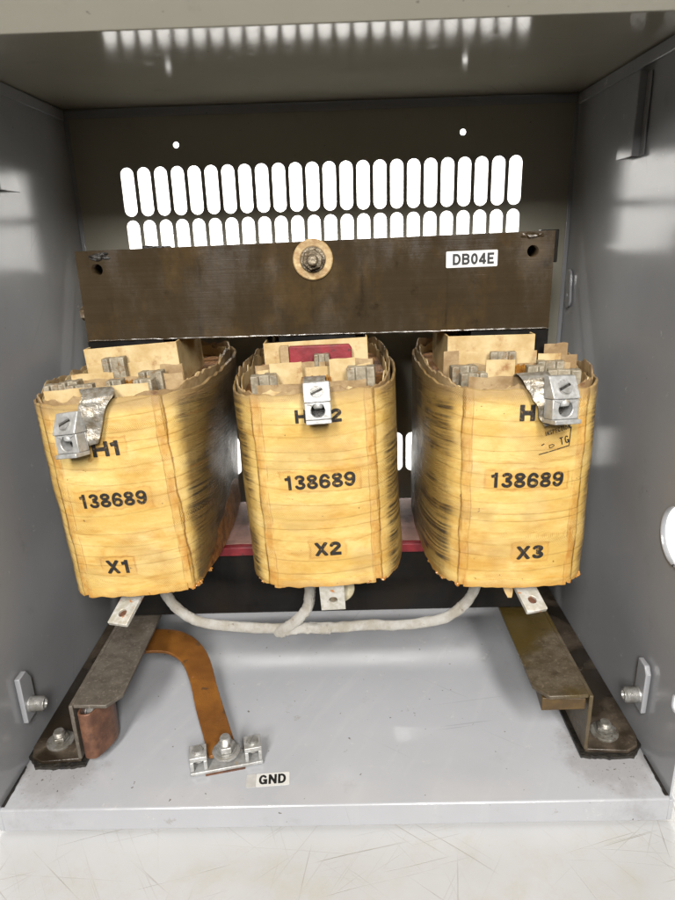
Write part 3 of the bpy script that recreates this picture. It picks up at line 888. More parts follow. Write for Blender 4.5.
def lug(parent, loc, rot, mat=None, k=1.0):
    """set-screw wire lug: sloped screw face above a wire hole above a foot lip.  local: x right, -y to the viewer, z up"""
    M = atM(loc, rot) @ Matrix.Scale(k, 4)
    w = .0185
    bm = bmesh.new()
    prof = [(0, .0140), (-.0048, .0138), (-.0108, .0012), (-.0108, .0001), (0, .0001)]
    vs = prism(bm, prof, lambda y, z: Vector((-w / 2, y, z)), lambda y, z: Vector((w / 2, y, z)))
    box(bm, -w / 2 + .0003, w / 2 - .0003, -.0128, 0, -.0150, -.0122)
    box(bm, -w / 2 + .0004, w / 2 - .0004, -.0014, -.0002, -.0121, 0)
    b2 = plate_with_holes([(-w / 2 + .0002, -.0121), (w / 2 - .0002, -.0121), (w / 2 - .0002, -.0001), (-w / 2 + .0002, -.0001)], [circle(0, -.0058, .0049, 28)], .0082, Matrix.Translation((0, -.0057, 0)) @ XZ)
    me = bpy.data.meshes.new('t'); b2.to_mesh(me); b2.free(); bm.from_mesh(me); bpy.data.meshes.remove(me)
    bmesh.ops.transform(bm, matrix=M, verts=bm.verts)
    lg = finish('terminal_lug', bm, mat or M_ALU, parent, bevel=.0005)
    # slotted screw lying in the sloped face
    nrm = Vector((0, -.0118, .0063)).normalized()
    Ms = M @ frame((0, -.0075, .0070), nrm, 0)
    bm = bmesh.new()
    lathe(bm, [(.0051, -.0004), (.0051, .0003), (.0049, .0006), (.0046, .0006)], Ms, 30)
    for sgn in (-1, 1):      # two half discs leave the slot between them
        a0 = [(.0046 * math.cos(a), .0046 * math.sin(a)) for a in [math.asin(.24) + (math.pi - 2 * math.asin(.24)) * i / 16 for i in range(17)]]
        sl = Ms @ Matrix.Rotation(R_(24), 4, 'Z')
        prism(bm, [(x, sgn * y) for x, y in a0], lambda x, y: sl @ Vector((x, y, .0003)), lambda x, y: sl @ Vector((x * .93, y * .93 + sgn * .0002, .0015)))
    finish('screw', bm, M_STEEL, lg)
    bm = bmesh.new()
    box(bm, -.0045, .0045, -.00085, .00085, .00062, .0008, sl)
    lathe(bm, [(.0058, -.0004), (.0058, .00012), (.0052, .00012)], Ms, 30)
    finish('screw_shade', bm, M_RUBBER_SHADE, lg)  # black bar and ring drawn as shade in the slot and round the screw
    bm = bmesh.new()          # end of the set screw seen inside the wire hole
    lathe(bm, [(.0036, 0), (.0036, .0028), (.0028, .0042), (0, .0046)], M @ frame((.0003, -.0062, -.0006), (0, -.25, -1)), 18)
    finish('screw_tip', bm, M_ALU, lg)
    bm = bmesh.new()
    lathe(bm, [(.0048, 0), (.0048, .0003), (0, .0003)], M @ frame((0, -.0015, -.0058), (0, -1, 0)), 24)
    finish('hole_shade', bm, M_RUBBER_SHADE, lg)  # black disc drawn as the shade at the bottom of the hole
    return lg

def crumpled(bm, L, Rr, th, seed, amp=.0012):
    n = 10
    Lc, Rc = catmull(L, n), catmull(Rr, n)
    k = 6
    grid = []
    for i, (a, b) in enumerate(zip(Lc, Rc)):
        row = []
        for j in range(k + 1):
            p = a.lerp(b, j / k)
            d = amp * noise.noise(p * 110 + Vector((seed, 0, 0))) + amp * .25 * noise.noise(p * 300 + Vector((0, seed, 0)))
            row.append(p + Vector((d * .4, -d, d * .3)))
        grid.append(row)
    T = [[bm.verts.new(p) for p in r] for r in grid]
    U = [[bm.verts.new(p + Vector((0, th, 0))) for p in r] for r in grid]
    for i in range(len(grid) - 1):
        for j in range(k):
            bm.faces.new((T[i][j], T[i + 1][j], T[i + 1][j + 1], T[i][j + 1]))
            bm.faces.new((U[i][j], U[i][j + 1], U[i + 1][j + 1], U[i + 1][j]))
    m = len(grid)
    for i in range(m - 1):
        bm.faces.new((T[i][0], U[i][0], U[i + 1][0], T[i + 1][0])); bm.faces.new((T[i][k], T[i + 1][k], U[i + 1][k], U[i][k]))
    for j in range(k):
        bm.faces.new((T[0][j], T[0][j + 1], U[0][j + 1], U[0][j])); bm.faces.new((T[-1][j], U[-1][j], U[-1][j + 1], T[-1][j + 1]))
    bmesh.ops.recalc_face_normals(bm, faces=bm.faces)

def wavy_sheet(bm, x0, x1, y, z0, z1, th, seed, jz=.0012, jy=.0012, bow=0, n=30):
    F, G = [], []
    for i in range(n + 1):
        u = i / n
        x = x0 + (x1 - x0) * u
        yy = y + jy * noise.noise(Vector((x * 55, seed, 0))) + bow * (1 - (2 * u - 1) ** 2)
        zt = z1 + jz * noise.noise(Vector((x * 80, seed * 3, 1)))
        F.append((bm.verts.new((x, yy, z0)), bm.verts.new((x, yy, zt))))
        G.append((bm.verts.new((x, yy + th, z0)), bm.verts.new((x, yy + th, zt - .0002))))
    for i in range(n):
        bm.faces.new((F[i][0], F[i + 1][0], F[i + 1][1], F[i][1])); bm.faces.new((G[i][0], G[i][1], G[i + 1][1], G[i + 1][0]))
        bm.faces.new((F[i][1], F[i + 1][1], G[i + 1][1], G[i][1])); bm.faces.new((F[i][0], G[i][0], G[i + 1][0], F[i + 1][0]))
    for i in (0, n):
        bm.faces.new((F[i][0], F[i][1], G[i][1], G[i][0]))
    bmesh.ops.recalc_face_normals(bm, faces=bm.faces)

GROUP = 'coils wound on the core'
def coil(cx, seed, label, marks, zb, zt, tilt, flare, c_old, side_dark, tube_x, top_fn=None):
    global ZB, ZT
    ZB, ZT = zb, zt
    FLARE[int(seed)] = flare
    ct, st = math.cos(R_(tilt)), math.sin(R_(tilt))
    mk = []
    for (s_, lx, lz, w, h, rot, bold) in marks:
        dx, dz = c_old + lx - cx, lz - zb
        mk.append((s_, dx * ct + dz * st, -dx * st + dz * ct + zb, w, h, rot - tilt, bold))
    marks = mk
    rects = [(m[1], m[2] - zb, m[3] / 2 + .0040, m[4] / 2 + .0026, 1) for m in marks if len(m[0]) > 1]
    t = thing('winding_coil', label, 'coil', (cx, .19, ZB), GROUP)
    t.rotation_euler = (0, -R_(tilt), 0)
    bm = bmesh.new()
    shell(bm, cx, seed, 0, .0024, ZB, ZT, .0020, .0018, .0010, top_fn=top_fn)
    wrap = finish('outer_wrap', bm, coil_mat(seed, rects, side_dark), t, angle=50)
    bm = bmesh.new()
    shell(bm, cx, seed + 20, .0034, .0050, ZB + .003, ZT + .0010, .0050, .001, .001, mz=20, top_fn=lambda x, y: .0045 * min(1, max(0, (y - .078) / .03)))
    finish('inner_sheet', bm, M_PAPERB, t, angle=50)
    bm = bmesh.new()
    shell(bm, cx, seed + 30, .0066, .0078, ZB + .003, ZT - .0015, .0060, .001, .0012, mz=20, top_fn=lambda x, y: .0040 * min(1, max(0, (y - .078) / .03)))
    finish('inner_sheet', bm, M_PAPER, t, angle=50)
    # wound body: stacked turns seen from above
    bm = bmesh.new()
    P = outline(.0086, seed)
    prism(bm, [(cx + x, y) for x, y in P], lambda x, y: (x, y, ZB + .001), lambda x, y: (x, y, ZT - .0070))
    finish('winding', bm, M_WINDING, t)
    # paper tube round the core leg
    x0, x1, y0, y1 = cx + tube_x[0], cx + tube_x[1], .1460, .2340
    bm = bmesh.new()
    for k, (xa, xb, ya, yb) in enumerate(((x0, x1, y0, y0 + .0012), (x0, x0 + .0012, y0 + .0013, y1), (x1 - .0012, x1, y0 + .0013, y1), (x0 + .0013, x1 - .0013, y1 - .0012, y1))):
        box(bm, xa, xb, ya, yb, ZB + .004, .3218)
    finish('paper_tube', bm, M_PAPER, t, bevel=.0004)
    for (s_, lx, lz, w, h, rot, bold) in marks:
        bm = text_bm(s_, w, h, bold, 30, .10)
        on_wrap(bm, cx, seed, lx, lz, R_(rot))
        finish('lettering', bm, M_BLACK, wrap, smooth=False)
    # resin drips along the lower rim
    P = outline(.0012, seed)
    rnd = random.Random(seed * 13)
    for _ in range(16):
        x, y = P[rnd.choice(list(range(0, 62)) + list(range(len(P) - 30, len(P))))]
        if x > .043: x = .043 + (x - .043) * flare[0]
        bm = bmesh.new()
        lump(bm, (cx + x, y, ZB - .0004), rnd.uniform(.0009, .0022), rnd.random() * 50, (1.2, 1, 1.0))
        finish('resin_drip', bm, M_RESIN, wrap)
    # ragged double edge at the foot of the front face
    bm = bmesh.new()
    n = 50
    F = []
    for i in range(n + 1):
        x = -.0405 + .080 * i / n
        y = y_front(x, seed, ZB) - .0011
        zz = ZB - .0012 + .0012 * noise.noise(Vector((x * 120, seed * 3, 0)))
        zt = ZB + .0052 + .0020 * noise.noise(Vector((x * 60, seed * 5, 4)))
        F.append([bm.verts.new((cx + x, y, zz)), bm.verts.new((cx + x, y + .0002, zt)), bm.verts.new((cx + x, y + .0016, zt)), bm.verts.new((cx + x, y + .0016, zz))])
    for a, b in zip(F, F[1:]):
        for k in range(4):
            bm.faces.new((a[k], b[k], b[(k + 1) % 4], a[(k + 1) % 4]))
    bm.faces.new(F[0]); bm.faces.new(F[-1][::-1])
    bmesh.ops.recalc_face_normals(bm, faces=bm.faces)
    finish('edge_strip', bm, wrap.data.materials[0], t)
    return t, wrap

C1, C2, C3 = -.1500, -.0015, .1470
c1, w1 = coil(C1, 1.0, 'amber taped coil printed H1 over X1, beside the left side wall', [
    ('H1', -.0015, .2585, .0215, .0115, 4, .26), ('138689', -.0028, .2182, .0515, .0115, 3.5, .20), ('X1', -.0060, .1622, .0195, .0115, 3.5, .24)],
    .1375, .2935, 3.4, (.45, 1.40), -.156, 1.0, (-.0330, .0430))
c2, w2 = coil(C2, 2.0, 'amber taped coil printed X2 with red fibre strip on top, middle of three', [
    ('H', -.0115, .2790, .0088, .0100, 2, .24), ('2', .0135, .2790, .0078, .0100, 2, .24), ('138689', -.0001, .2288, .0530, .0115, 3, .20), ('X2', .0040, .1734, .0205, .0115, 3, .24)],
    .1420, .2945, 2.0, (1, 1), -.003, .45, (-.0400, .0440))
c3, w3 = coil(C3, 3.0, 'amber taped coil printed H3 over X3 with a small ink inspection stamp', [
    ('H', .0070, .2772, .0108, .0120, 0, .28), ('3', .0190, .2772, .0095, .0120, 0, .24), ('138689', .0103, .2258, .0540, .0120, -.5, .20), ('X3', .0160, .1662, .0210, .0115, 2, .24)],
    .1375, .2935, 0, (1, 1), .140, .5, (-.0460, .0240))
# ink stamp on the third coil
bm = text_bm('INSPECTION', .0190, .0034, .15, 14, .16); on_wrap(bm, C3, 3.0, .0230, .2635, R_(14)); finish('stamp', bm, M_BLACK, w3, smooth=False)
bm = text_bm('TG', .0068, .0058, .13, 20, .2); on_wrap(bm, C3, 3.0, .0285, .2555, R_(14)); finish('stamp', bm, M_BLACK, w3, smooth=False)
bm = text_bm('D', .0040, .0026, .2, 14); on_wrap(bm, C3, 3.0, .0192, .2518, R_(14)); finish('stamp', bm, M_BLACK, w3, smooth=False)
bm = bmesh.new()
for (xa, za, xb, zb, wd) in ((.0170, .2456, .0395, .2512, .0007), (.0395, .2512, .0400, .2655, .0006), (.0185, .2525, .0205, .2537, .0008)):
    n = 10
    d = Vector((xb - xa, zb - za)).normalized(); nn = Vector((-d.y, d.x)) * wd / 2
    prev = None
    for i in range(n + 1):
        x, z = xa - .007 + (xb - xa) * i / n, za + (zb - za) * i / n
        q = []
        for sgn in (-1, 1):
            X, Z = x + nn.x * sgn, z + nn.y * sgn
            q.append(bm.verts.new((C3 + X, y_front(X, 3.0, Z) - .0006, Z)))
        if prev: bm.faces.new((prev[0], q[0], q[1], prev[1]))
        prev = q
finish('stamp', bm, M_BLACK, w3, smooth=False)

# ---- things between the wraps on top of each coil
def spacers(t, items):
    for (x, y, z0, z1, w, d, rot, tilt) in items:
        bm = bmesh.new()
        rbar(bm, x, y, z0, z1 + .0005, w, d, R_(rot), R_(tilt))
        finish('spacer', bm, M_FIBRE, t, bevel=.0008)
def strip(t, mat, name, *a, **k):
    bm = bmesh.new(); wavy_sheet(bm, *a, **k); bmesh.ops.translate(bm, verts=bm.verts, vec=(0, 0, .0010)); return finish(name, bm, mat, t)
zt = ZT
# coil 1
spacers(c1, [(C1 - .0480, .1150, .275, .3010, .0150, .0110, 12, 0), (C1 - .0355, .1180, .275, .3020, .0130, .0130, 0, 0), (C1 - .0300, .1080, .275, .2995, .0120, .0100, 0, 0),
             (C1 - .0160, .0865, .276, .3040, .0190, .0080, 4, -4), (C1 - .0070, .1395, .280, .3140, .0180, .0100, 0, 0),
             (C1 + .0255, .1260, .275, .3030, .0190, .0100, -5, 0), (C1 + .0235, .1110, .275, .3000, .0150, .0100, -8, 0), (C1 + .0010, .1120, .275, .3010, .0120, .0110, 0, 0)])
strip(c1, M_PAPER, 'paper_strip', C1 - .0420, C1 + .0350, .0830, .27, .3015, .0008, 1, .0009, .0006)
strip(c1, M_PAPER, 'paper_strip', C1 - .0400, C1 - .0060, .1290, .27, .3040, .0008, 2)
strip(c1, M_PAPER, 'paper_strip', C1 - .0300, C1 - .0120, .1000, .27, .3000, .0008, 3)
strip(c1, M_PAPERB, 'paper_strip', C1 + .0300, C1 + .0480, .1350, .27, .3050, .0008, 4, .002)
strip(c1, M_PAPER, 'paper_strip', C1 - .0300, C1 + .0440, .1420, .27, .3075, .0008, 31, .0015)
strip(c1, M_PAPERB, 'paper_strip', C1 - .0480, C1 + .0500, .1240, .27, .2995, .0008, 32, .0025)
strip(c2, M_PAPERB, 'paper_strip', C2 - .0460, C2 + .0470, .1300, .27, .3065, .0008, 33, .0020)
strip(c2, M_PAPER, 'paper_strip', C2 - .0440, C2 + .0450, .1240, .27, .3035, .0008, 34, .0020)
# coil 2
spacers(c2, [(C2 - .0370, .1080, .275, .3035, .0200, .0110, 6, 0), (C2 + .0370, .1080, .275, .3055, .0210, .0110, -6, 0), (C2 - .0300, .1210, .275, .3020, .0160, .0080, 0, 0), (C2 + .0290, .1220, .275, .3020, .0160, .0080, 0, 0)])
strip(c2, M_PAPER, 'paper_strip', C2 - .0330, C2 - .0080, .1160, .27, .3095, .0008, 5)
strip(c2, M_PAPER, 'paper_strip', C2 + .0130, C2 + .0330, .1170, .27, .3100, .0008, 6)
strip(c2, M_PAPERB, 'paper_strip', C2 - .0400, C2 + .0400, .0870, .27, .2995, .0010, 7, .0008, .0006, -.003)
bm = bmesh.new(); box(bm, C2 - .0265, C2 - .0195, .1405, .1455, .29, .3195); finish('paper_strip', bm, M_PAPERB, c2, bevel=.0005)
bm = bmesh.new()
prism(bm, [(-.0190, .29), (.0310, .29), (.0310, .3150), (.0290, .3180), (-.0190, .3190)], lambda x, z: (C2 + x, .1380, z), lambda x, z: (C2 + x, .1448, z))
finish('red_strip', bm, M_RED, c2, bevel=.0008)
spacers(c2, [(C2 + .0070, .1330, .285, .3125, .0120, .0080, 0, 0)])
# coil 3
spacers(c3, [(C3 - .0380, .1180, .275, .3030, .0200, .0100, 6, 0), (C3 - .0330, .1050, .275, .3000, .0200, .0090, 4, 0), (C3 + .0360, .1080, .275, .3000, .0240, .0090, -10, 0), (C3 + .0300, .1230, .275, .3040, .0200, .0090, -6, 0),
             (C3 - .0040, .1350, .28, .3100, .0200, .0060, -4, 0), (C3 + .0130, .1060, .275, .3040, .0120, .0090, 0, 0)])
strip(c3, M_PAPER, 'paper_strip', C3 - .0220, C3 + .0000, .1120, .27, .3075, .0008, 8)
strip(c3, M_PAPER, 'paper_strip', C3 + .0220, C3 + .0400, .1290, .27, .3080, .0008, 9)
strip(c3, M_PAPERB, 'paper_strip', C3 - .0400, C3 + .0150, .0860, .27, .3000, .0009, 10, .0014)
strip(c3, M_PAPERB, 'paper_strip', C3 + .0330, C3 + .0520, .1500, .27, .3120, .0008, 11, .004)
strip(c3, M_PAPERB, 'paper_strip', C3 + .0300, C3 + .0560, .1380, .27, .3050, .0008, 21, .004)
strip(c3, M_PAPER, 'paper_strip', C3 - .0450, C3 + .0250, .1420, .27, .3085, .0008, 22, .0015)
strip(c3, M_PAPERB, 'paper_strip', C3 - .0480, C3 + .0480, .1290, .27, .3010, .0008, 23, .0025)
strip(c3, M_PAPERB, 'paper_strip', C3 - .0500, C3 - .0380, .1400, .27, .3100, .0008, 12, .004)
# bundles of copper turns between the spacers
for t, x0, x1, y, z, nn in ((c1, C1 + .0040, C1 + .0160, .1200, .2970, 9), (c2, C2 - .0080, C2 + .0130, .1080, .2990, 12), (c3, C3 + .0000, C3 + .0110, .1200, .3010, 9), (c3, C3 - .0100, C3 - .0030, .1190, .2990, 5)):
    bm = bmesh.new()
    for i in range(nn):
        x = x0 + (x1 - x0) * i / (nn - 1)
        tube(bm, [Vector((x, y + .010, z - .012)), Vector((x, y + .008, z - .002)), Vector((x, y + .003, z + .0008 * math.sin(i * 2.1))), Vector((x, y - .003, z - .003)), Vector((x, y - .004, z - .018))], lambda u, a: .00085, 7)
    finish('wire_turns', bm, simple('bright varnished copper', (.50, .24, .04), (.30, .12, .02), .3, .2, .5, 120, .0003), t)

# ---- top terminals
# coil 2: lead folds over the rim and carries the lug upright
bm = bmesh.new()
L = [(C2 + .0040 - .0095, .100, .290), (C2 + .0040 - .0095, .092, .3015), (C2 + .0040 - .0093, .0790, .3060), (C2 + .0040 - .0091, .0705, .3035), (C2 + .0040 - .0090, .0690, .2950), (C2 + .0040 - .0090, .0685, .2800)]
Rr = [(C2 + .0040 + .0068, y, z) for _, y, z in L]
crumpled(bm, L, Rr, .0018, 3, .0003)
finish('lead_strip', bm, M_LEAD, c2)
lug(c2, (C2 + .0040 + .0002, .0682, .2905), (R_(-10), 0, R_(4)))
# coil 1: crumpled foil turned aside, lug aimed at the left
bm = bmesh.new()
crumpled(bm, [(C1 - .0180, .0960, .290), (C1 - .0150, .0810, .3020), (C1 - .0090, .0690, .2985), (C1 - .0120, .0660, .2910), (C1 - .0120, .0650, .2720), (C1 - .0095, .0650, .2640)],
         [(C1 + .0040, .0960, .290), (C1 + .0080, .0815, .3020), (C1 + .0140, .0690, .2990), (C1 + .0070, .0665, .2900), (C1 + .0010, .0660, .2740), (C1 - .0030, .0660, .2650)], .0022, 5, .0022)
finish('lead_foil', bm, M_LEAD, c1)
lug(c1, (C1 - .0185, .0690, .2735), (R_(-8), R_(-6), R_(-20)), None, 1.10)
# coil 3
bm = bmesh.new()
crumpled(bm, [(C3 - .0060 - .0020, .0960, .290), (C3 - .0060 - .0010, .0810, .3035), (C3 - .0060 + .0010, .0690, .3000), (C3 - .0060 + .0070, .0660, .2910), (C3 - .0060 + .0120, .0640, .2780), (C3 - .0060 + .0160, .0640, .2690)],
         [(C3 - .0060 + .0210, .0960, .290), (C3 - .0060 + .0215, .0810, .3045), (C3 - .0060 + .0210, .0690, .3020), (C3 - .0060 + .0200, .0660, .2930), (C3 - .0060 + .0200, .0630, .2800), (C3 - .0060 + .0200, .0630, .2700)], .0022, 8, .0030)
finish('lead_foil', bm, M_LEAD, c3)
lug(c3, (C3 - .0060 + .0245, .0680, .2885), (R_(-8), R_(3), R_(16)), None, 1.14)

# ---- lower terminal tabs
def tab_bar(t, base, tip, w, th, roll=0, mat=None, name='terminal_tab'):
    base, tip = Vector(base), Vector(tip)
    d = (tip - base)
    side = d.cross(Vector((0, 0, 1))).normalized()
    up = side.cross(d).normalized()
    side = (Matrix.Rotation(roll, 3, d) @ side)
    up = (Matrix.Rotation(roll, 3, d) @ up)
    Lh = d.length
    M = Matrix((( side.x, d.x / Lh, up.x, base.x), (side.y, d.y / Lh, up.y, base.y), (side.z, d.z / Lh, up.z, base.z), (0, 0, 0, 1)))
    bm = plate_with_holes([(-w / 2, 0), (w / 2, 0), (w / 2, Lh - .0005), (w / 2 - .0008, Lh), (-w / 2 + .0008, Lh), (-w / 2, Lh - .0005)], [circle(0, Lh - .010, .0034, 20)], th, M)
    o = finish(name, bm, mat or M_ALUPALE, t, bevel=.0004)
    bm = bmesh.new()
    lathe(bm, [(.0034, -th * .45), (.0034, -th * .1), (.0020, th * .1), (0, th * .1)], M @ Matrix.Translation((0, Lh - .010, 0)), 18)
    finish('hole_plug', bm, M_COPPER_END, o)
    return o
tab_bar(c1, (C1 - .0050, .104, .1360), (C1 - .0180, .0640, .1160), .0180, .0034)
bm = bmesh.new()
crumpled(bm, [(C1 + .0020, .082, .1440), (C1 + .0010, .080, .1370), (C1 - .0010, .078, .1320)], [(C1 + .0230, .084, .1440), (C1 + .0160, .082, .1380), (C1 + .0070, .079, .1320)], .002, 11, .0025)
finish('paper_scrap', bm, M_PAPER, c1)
# coil 2: upright tab with a screw, a round fibre washer behind it
bm = bmesh.new()
lathe(bm, [(.0125, 0), (.0125, .0015), (.0118, .0022), (0, .0022)], frame((C2 + .0095, .0900, .1285), (0, -1, .1)), 32)
finish('washer', bm, simple('cloudy washer', (.46, .42, .30), (.3, .26, .17), .4, .2, 0, 110, .0004), c2)
bm = plate_with_holes([(-.0098, -.0145), (.0098, -.0145), (.0098, .0145), (-.0098, .0145)], [circle(.0005, -.0035, .0034, 18)], .0046, Matrix.Translation((C2 + .0040, .0815, .1270)) @ Matrix.Rotation(R_(14), 4, 'X') @ XZ)
tb = finish('terminal_tab', bm, M_ALUPALE, c2, bevel=.0005)
bm = bmesh.new()
lathe(bm, [(.0028, 0), (.0028, .0016), (.0012, .0024), (0, .0024)], frame((C2 + .0046, .0830, .1235), (0, -1, .2)), 16)
finish('screw', bm, M_DARKBOLT, tb)
# coil 3
tab_bar(c3, (C3 + .0060, .104, .1380), (C3 + .0160, .0650, .1180), .0175, .0036)
bm = bmesh.new()
crumpled(bm, [(C3 - .0080, .084, .1400), (C3 - .0080, .081, .1320), (C3 - .0040, .078, .1230)], [(C3 + .0010, .084, .1400), (C3 + .0005, .081, .1320), (C3 - .0010, .078, .1230)], .002, 14, .0016)
finish('paper_scrap', bm, M_PAPER, c3)

# ------------------------------------------------------------------ white cable
cab = thing('jumper_cable', 'white fabric sleeved cable sagging beneath the three coils', 'cable', (-.0100, .12, .0705))
def cable_r(seed, r0):
    return lambda t, a: r0 * (1 + .08 * noise.noise(Vector((t * 34, seed, 0))) + .11 * noise.noise(Vector((t * 42 + math.cos(a) * .8, math.sin(a) * .8, seed))) + .10 * noise.noise(Vector((t * 110, math.cos(a), math.sin(a) + seed))))
bm = bmesh.new()
P = [(-.1500, .128, .150), (-.1470, .122, .128), (-.1443, .12, .1104), (-.1347, .119, .0942), (-.1167, .118, .0812), (-.0815, .118, .0748), (-.0415, .118, .0722), (-.015, .119, .0720), (.0074, .12, .0712), (.0350, .121, .0722), (.0608, .12, .0716), (.0961, .12, .0768), (.1137, .12, .0880), (.1240, .12, .1035), (.1280, .121, .122), (.1300, .128, .150)]
tube(bm, catmull(P, 14), cable_r(1.0, .0046), 16)
finish('sleeve', bm, M_SLEEVE, cab)
bm = bmesh.new()
P = [(-.0150, .126, .150), (-.0168, .118, .120), (-.0177, .116, .1072), (-.0205, .1145, .0945), (-.0310, .113, .0825), (-.0420, .1135, .0745), (-.0480, .117, .0700)]
tube(bm, catmull(P, 12), cable_r(4.0, .0048), 16)
finish('sleeve', bm, M_SLEEVE, cab)
bm = bmesh.new()      # loose flap of sleeve at the joint
P = [(-.0450, .1150, .0700), (-.0380, .1135, .0735), (-.0240, .1140, .0745), (-.0100, .1160, .0722), (-.002, .1185, .0705)]
tube(bm, catmull(P, 10), lambda t, a: .0046 * (1 + .22 * noise.noise(Vector((t * 16, math.cos(a), math.sin(a))))), 12)
finish('sleeve_flap', bm, M_SLEEVE, cab)

# ------------------------------------------------------------------ copper strap
strp = thing('ground_strap', 'flat copper strap curving over the floor from bracket loop to the GND terminal', 'strap', (-.12, .10, .0))
out = [(-.2120, .1800, .0300), (-.1952, .1819, .0300), (-.1757, .1844, .0290), (-.1554, .1831, .0270), (-.1360, .1715, .0240), (-.1200, .1494, .0200), (-.1047, .1106, .0140), (-.0882, .0703, .0108), (-.0760, .0400, .0102)]
inn = [(-.2010, .1480, .0270), (-.1859, .1498, .0270), (-.1712, .1521, .0261), (-.1576, .1510, .0243), (-.1438, .1405, .0216), (-.1313, .1174, .0180), (-.1197, .0869, .0128), (-.1082, .0594, .0108), (-.0985, .0350, .0102)]
bm = bmesh.new()
ribbon(bm, catmull(inn, 9), catmull(out, 9), .0030)
finish('strap_run', bm, M_STRAP, strp, bevel=.0005)
# end loop standing on edge round the bracket tip
cl = [(-.1982, .086), (-.1985, .060), (-.1988, .0455), (-.1983, .0405), (-.1965, .0388), (-.1940, .0384), (-.1915, .0386), (-.1895, .0396), (-.1878, .0420), (-.1845, .0490), (-.1818, .0560), (-.1812, .0640), (-.1845, .0750), (-.1910, .0860)]
bm = bmesh.new()
c = catmull([(x, y, 0) for x, y in cl], 8)
ribbon(bm, [Vector((p.x, p.y, .0085)) for p in c], [Vector((p.x, p.y, .0515)) for p in c], .0018)
finish('strap_loop', bm, M_COPPER_END, strp, bevel=.0005)

# ------------------------------------------------------------------ ground terminal
gx, gy = -.0855, .0392
gt = thing('ground_terminal', 'aluminium two-screw ground terminal bolted over the end of the copper strap', 'terminal', (gx, gy, 0))
G = atM((gx, gy, 0), (0, 0, R_(12.5)))
bm = bmesh.new(); box(bm, -.0285, .0285, -.0085, .0085, .0012, .0040)
bmesh.ops.transform(bm, matrix=G, verts=bm.verts)
finish('base_plate', bm, M_ALU, gt, bevel=.0005)
bm = bmesh.new(); box(bm, -.0170, .0140, -.0095, -.0060, .0003, .0012)
bmesh.ops.transform(bm, matrix=G, verts=bm.verts)
finish('copper_shim', bm, M_COPPER_END, gt)
for sx in (-1, 1):
    x0 = sx * .0215
    bm = bmesh.new()
    w = .0068
    box(bm, x0 - w, x0 + w, -.0072, .0072, .0131, .0172)           # roof
    box(bm, x0 - w, x0 - w + .0030, -.0071, .0071, .0042, .0130)   # cheeks
    box(bm, x0 + w - .0030, x0 + w, -.0071, .0071, .0042, .0130)
    box(bm, x0 - w + .0031, x0 + w - .0031, .0050, .0070, .0042, .0130)
    bmesh.ops.transform(bm, matrix=G, verts=bm.verts)
    blk = finish('screw_block', bm, M_ALU, gt, bevel=.0005)
    bm = bmesh.new()
    Ms = G @ Matrix.Translation((x0, 0, .0172)) @ Matrix.Rotation(R_(35 if sx < 0 else 60), 4, 'Z')
    lathe(bm, [(.0048, .00005), (.0048, .0006), (.0044, .0009)], Ms, 26)
    for sgn in (-1, 1):
        a0 = [(.0042 * math.cos(a), .0042 * math.sin(a)) for a in [math.asin(.17) + (math.pi - 2 * math.asin(.17)) * i / 16 for i in range(17)]]
        prism(bm, [(x, sgn * y) for x, y in a0], lambda x, y: Ms @ Vector((x, y, .0006)), lambda x, y: Ms @ Vector((x * .9, y * .9 + sgn * .0002, .0023)))
    lathe(bm, [(.0032, -.0090), (.0036, -.0085), (.0036, -.0043)], G @ Matrix.Translation((x0, 0, .0172)), 18)
    finish('screw', bm, M_STEEL, blk)
bm = bolt_bm(G @ Matrix.Translation((.0005, .001, .0112)), .0045, .0078, .0050, .0055, .0112)
finish('clamp_bolt', bm, M_STEEL, gt)

# ------------------------------------------------------------------ adhesive labels
def sticker(name, label, text, w, h, M, tw, th, tx, split=0):
    t = thing(name, label, 'label', M.to_translation())
    bm = bmesh.new()
    x0 = -w / 2 + split
    r = .0006
    def rr(xa, xb): return [(xa + r, -h / 2), (xb - r, -h / 2), (xb, -h / 2 + r), (xb, h / 2 - r), (xb - r, h / 2), (xa + r, h / 2), (xa, h / 2 - r), (xa, -h / 2 + r)]
    prism(bm, rr(x0, w / 2), lambda x, y: M @ Vector((x, y, .0001)), lambda x, y: M @ Vector((x, y, .0004)))
    finish('label_tape', bm, M_LABEL, t, smooth=False)
    if split:
        bm = bmesh.new()
        prism(bm, rr(-w / 2, x0 - .0001), lambda x, y: M @ Vector((x, y, .0001)), lambda x, y: M @ Vector((x, y, .0004)))
        finish('label_end', bm, M_LABELD, t, smooth=False)
    bm = text_bm(text, tw, th, .205, 40, .11)
    for v in bm.verts: v.co = M @ Vector((v.co.x + tx, v.co.y, .0006))
    finish('lettering', bm, M_CLEANINK, t, smooth=False)
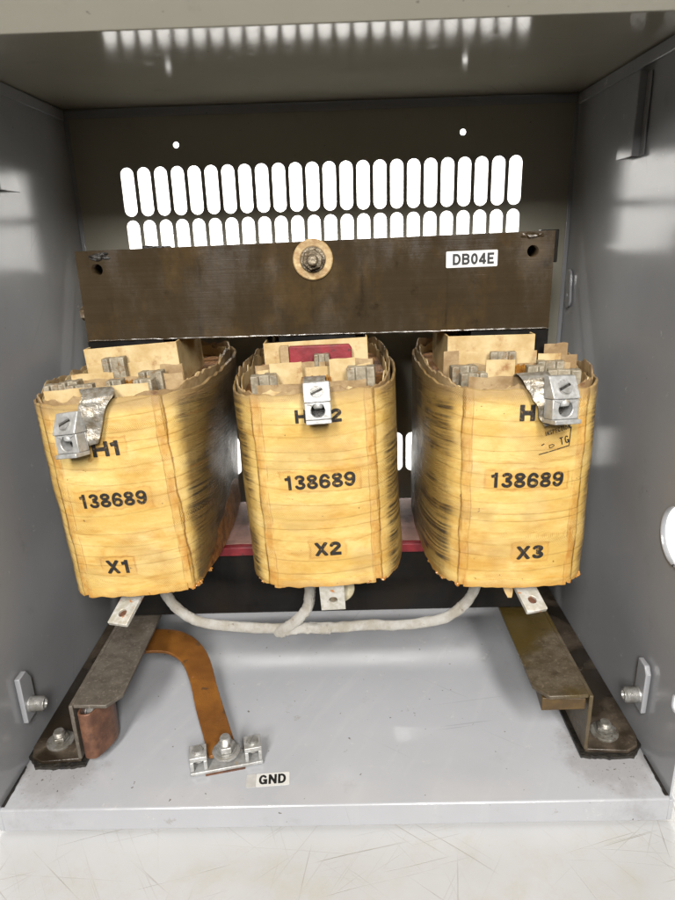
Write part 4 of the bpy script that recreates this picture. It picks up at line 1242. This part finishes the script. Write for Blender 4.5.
sticker('adhesive_label', 'white label printed DB04E near the right end of the upper yoke', 'DB04E', .0405, .0125, Matrix.Translation((.1202, YC, .3806)) @ Matrix.Rotation(R_(-.6), 4, 'Y') @ XZ, .0325, .0085, .0012)
sticker('adhesive_label', 'white label printed GND on the enclosure floor beside the ground terminal', 'GND', .0335, .0125, atM((-.0505, .0220, .0), (0, 0, R_(4))), .0210, .0092, .0035, .0075)

# ------------------------------------------------------------------ light
W = bpy.data.worlds.new('World'); sc.world = W
W.use_nodes = True
bg = W.node_tree.nodes['Background']
bg.inputs[0].default_value = (1, .97, .93, 1); bg.inputs[1].default_value = .035
def lamp(name, loc, target, sx, sy, power, color):
    L = bpy.data.lights.new(name, 'AREA'); L.shape = 'RECTANGLE'; L.size = sx; L.size_y = sy; L.energy = power; L.color = color
    o = bpy.data.objects.new(name, L); COL.objects.link(o)
    o.location = loc
    o.rotation_euler = (Vector(target) - Vector(loc)).to_track_quat('-Z', 'Y').to_euler()
    return o
lamp('area_lamp', (-.42, -1.52, 1.32), (-.05, .1, .15), .30, .9, 47, (1, .975, .945))
lamp('area_lamp', (.42, -1.52, 1.32), (.05, .1, .15), .30, .9, 47, (1, .975, .945))
lamp('area_lamp', (0, .80, 1.35), (0, 1.62, .75), 1.2, .3, 130, (1, .97, .93))  # added lamp, no known fixture: whitens the wall seen through the slots

# ------------------------------------------------------------------ camera
cam = bpy.data.cameras.new('Camera')
co = bpy.data.objects.new('Camera', cam); COL.objects.link(co)
co.location = CAMLOC; co.rotation_euler = CAMROT
cam.sensor_width = 36; cam.sensor_fit = 'AUTO'; cam.lens = 637.385 / 900 * 36
cam.clip_start = .01; cam.clip_end = 50
cam.dof.use_dof = True; cam.dof.focus_distance = .50; cam.dof.aperture_fstop = 9
sc.camera = co
sc.view_settings.view_transform = 'Standard'; sc.view_settings.look = 'None'
sc.view_settings.exposure = .18; sc.view_settings.gamma = 1
sc.cycles.max_bounces = 10; sc.cycles.diffuse_bounces = 6; sc.cycles.glossy_bounces = 5
sc.cycles.use_denoising = True
sc.cycles.caustics_reflective = False; sc.cycles.caustics_refractive = False
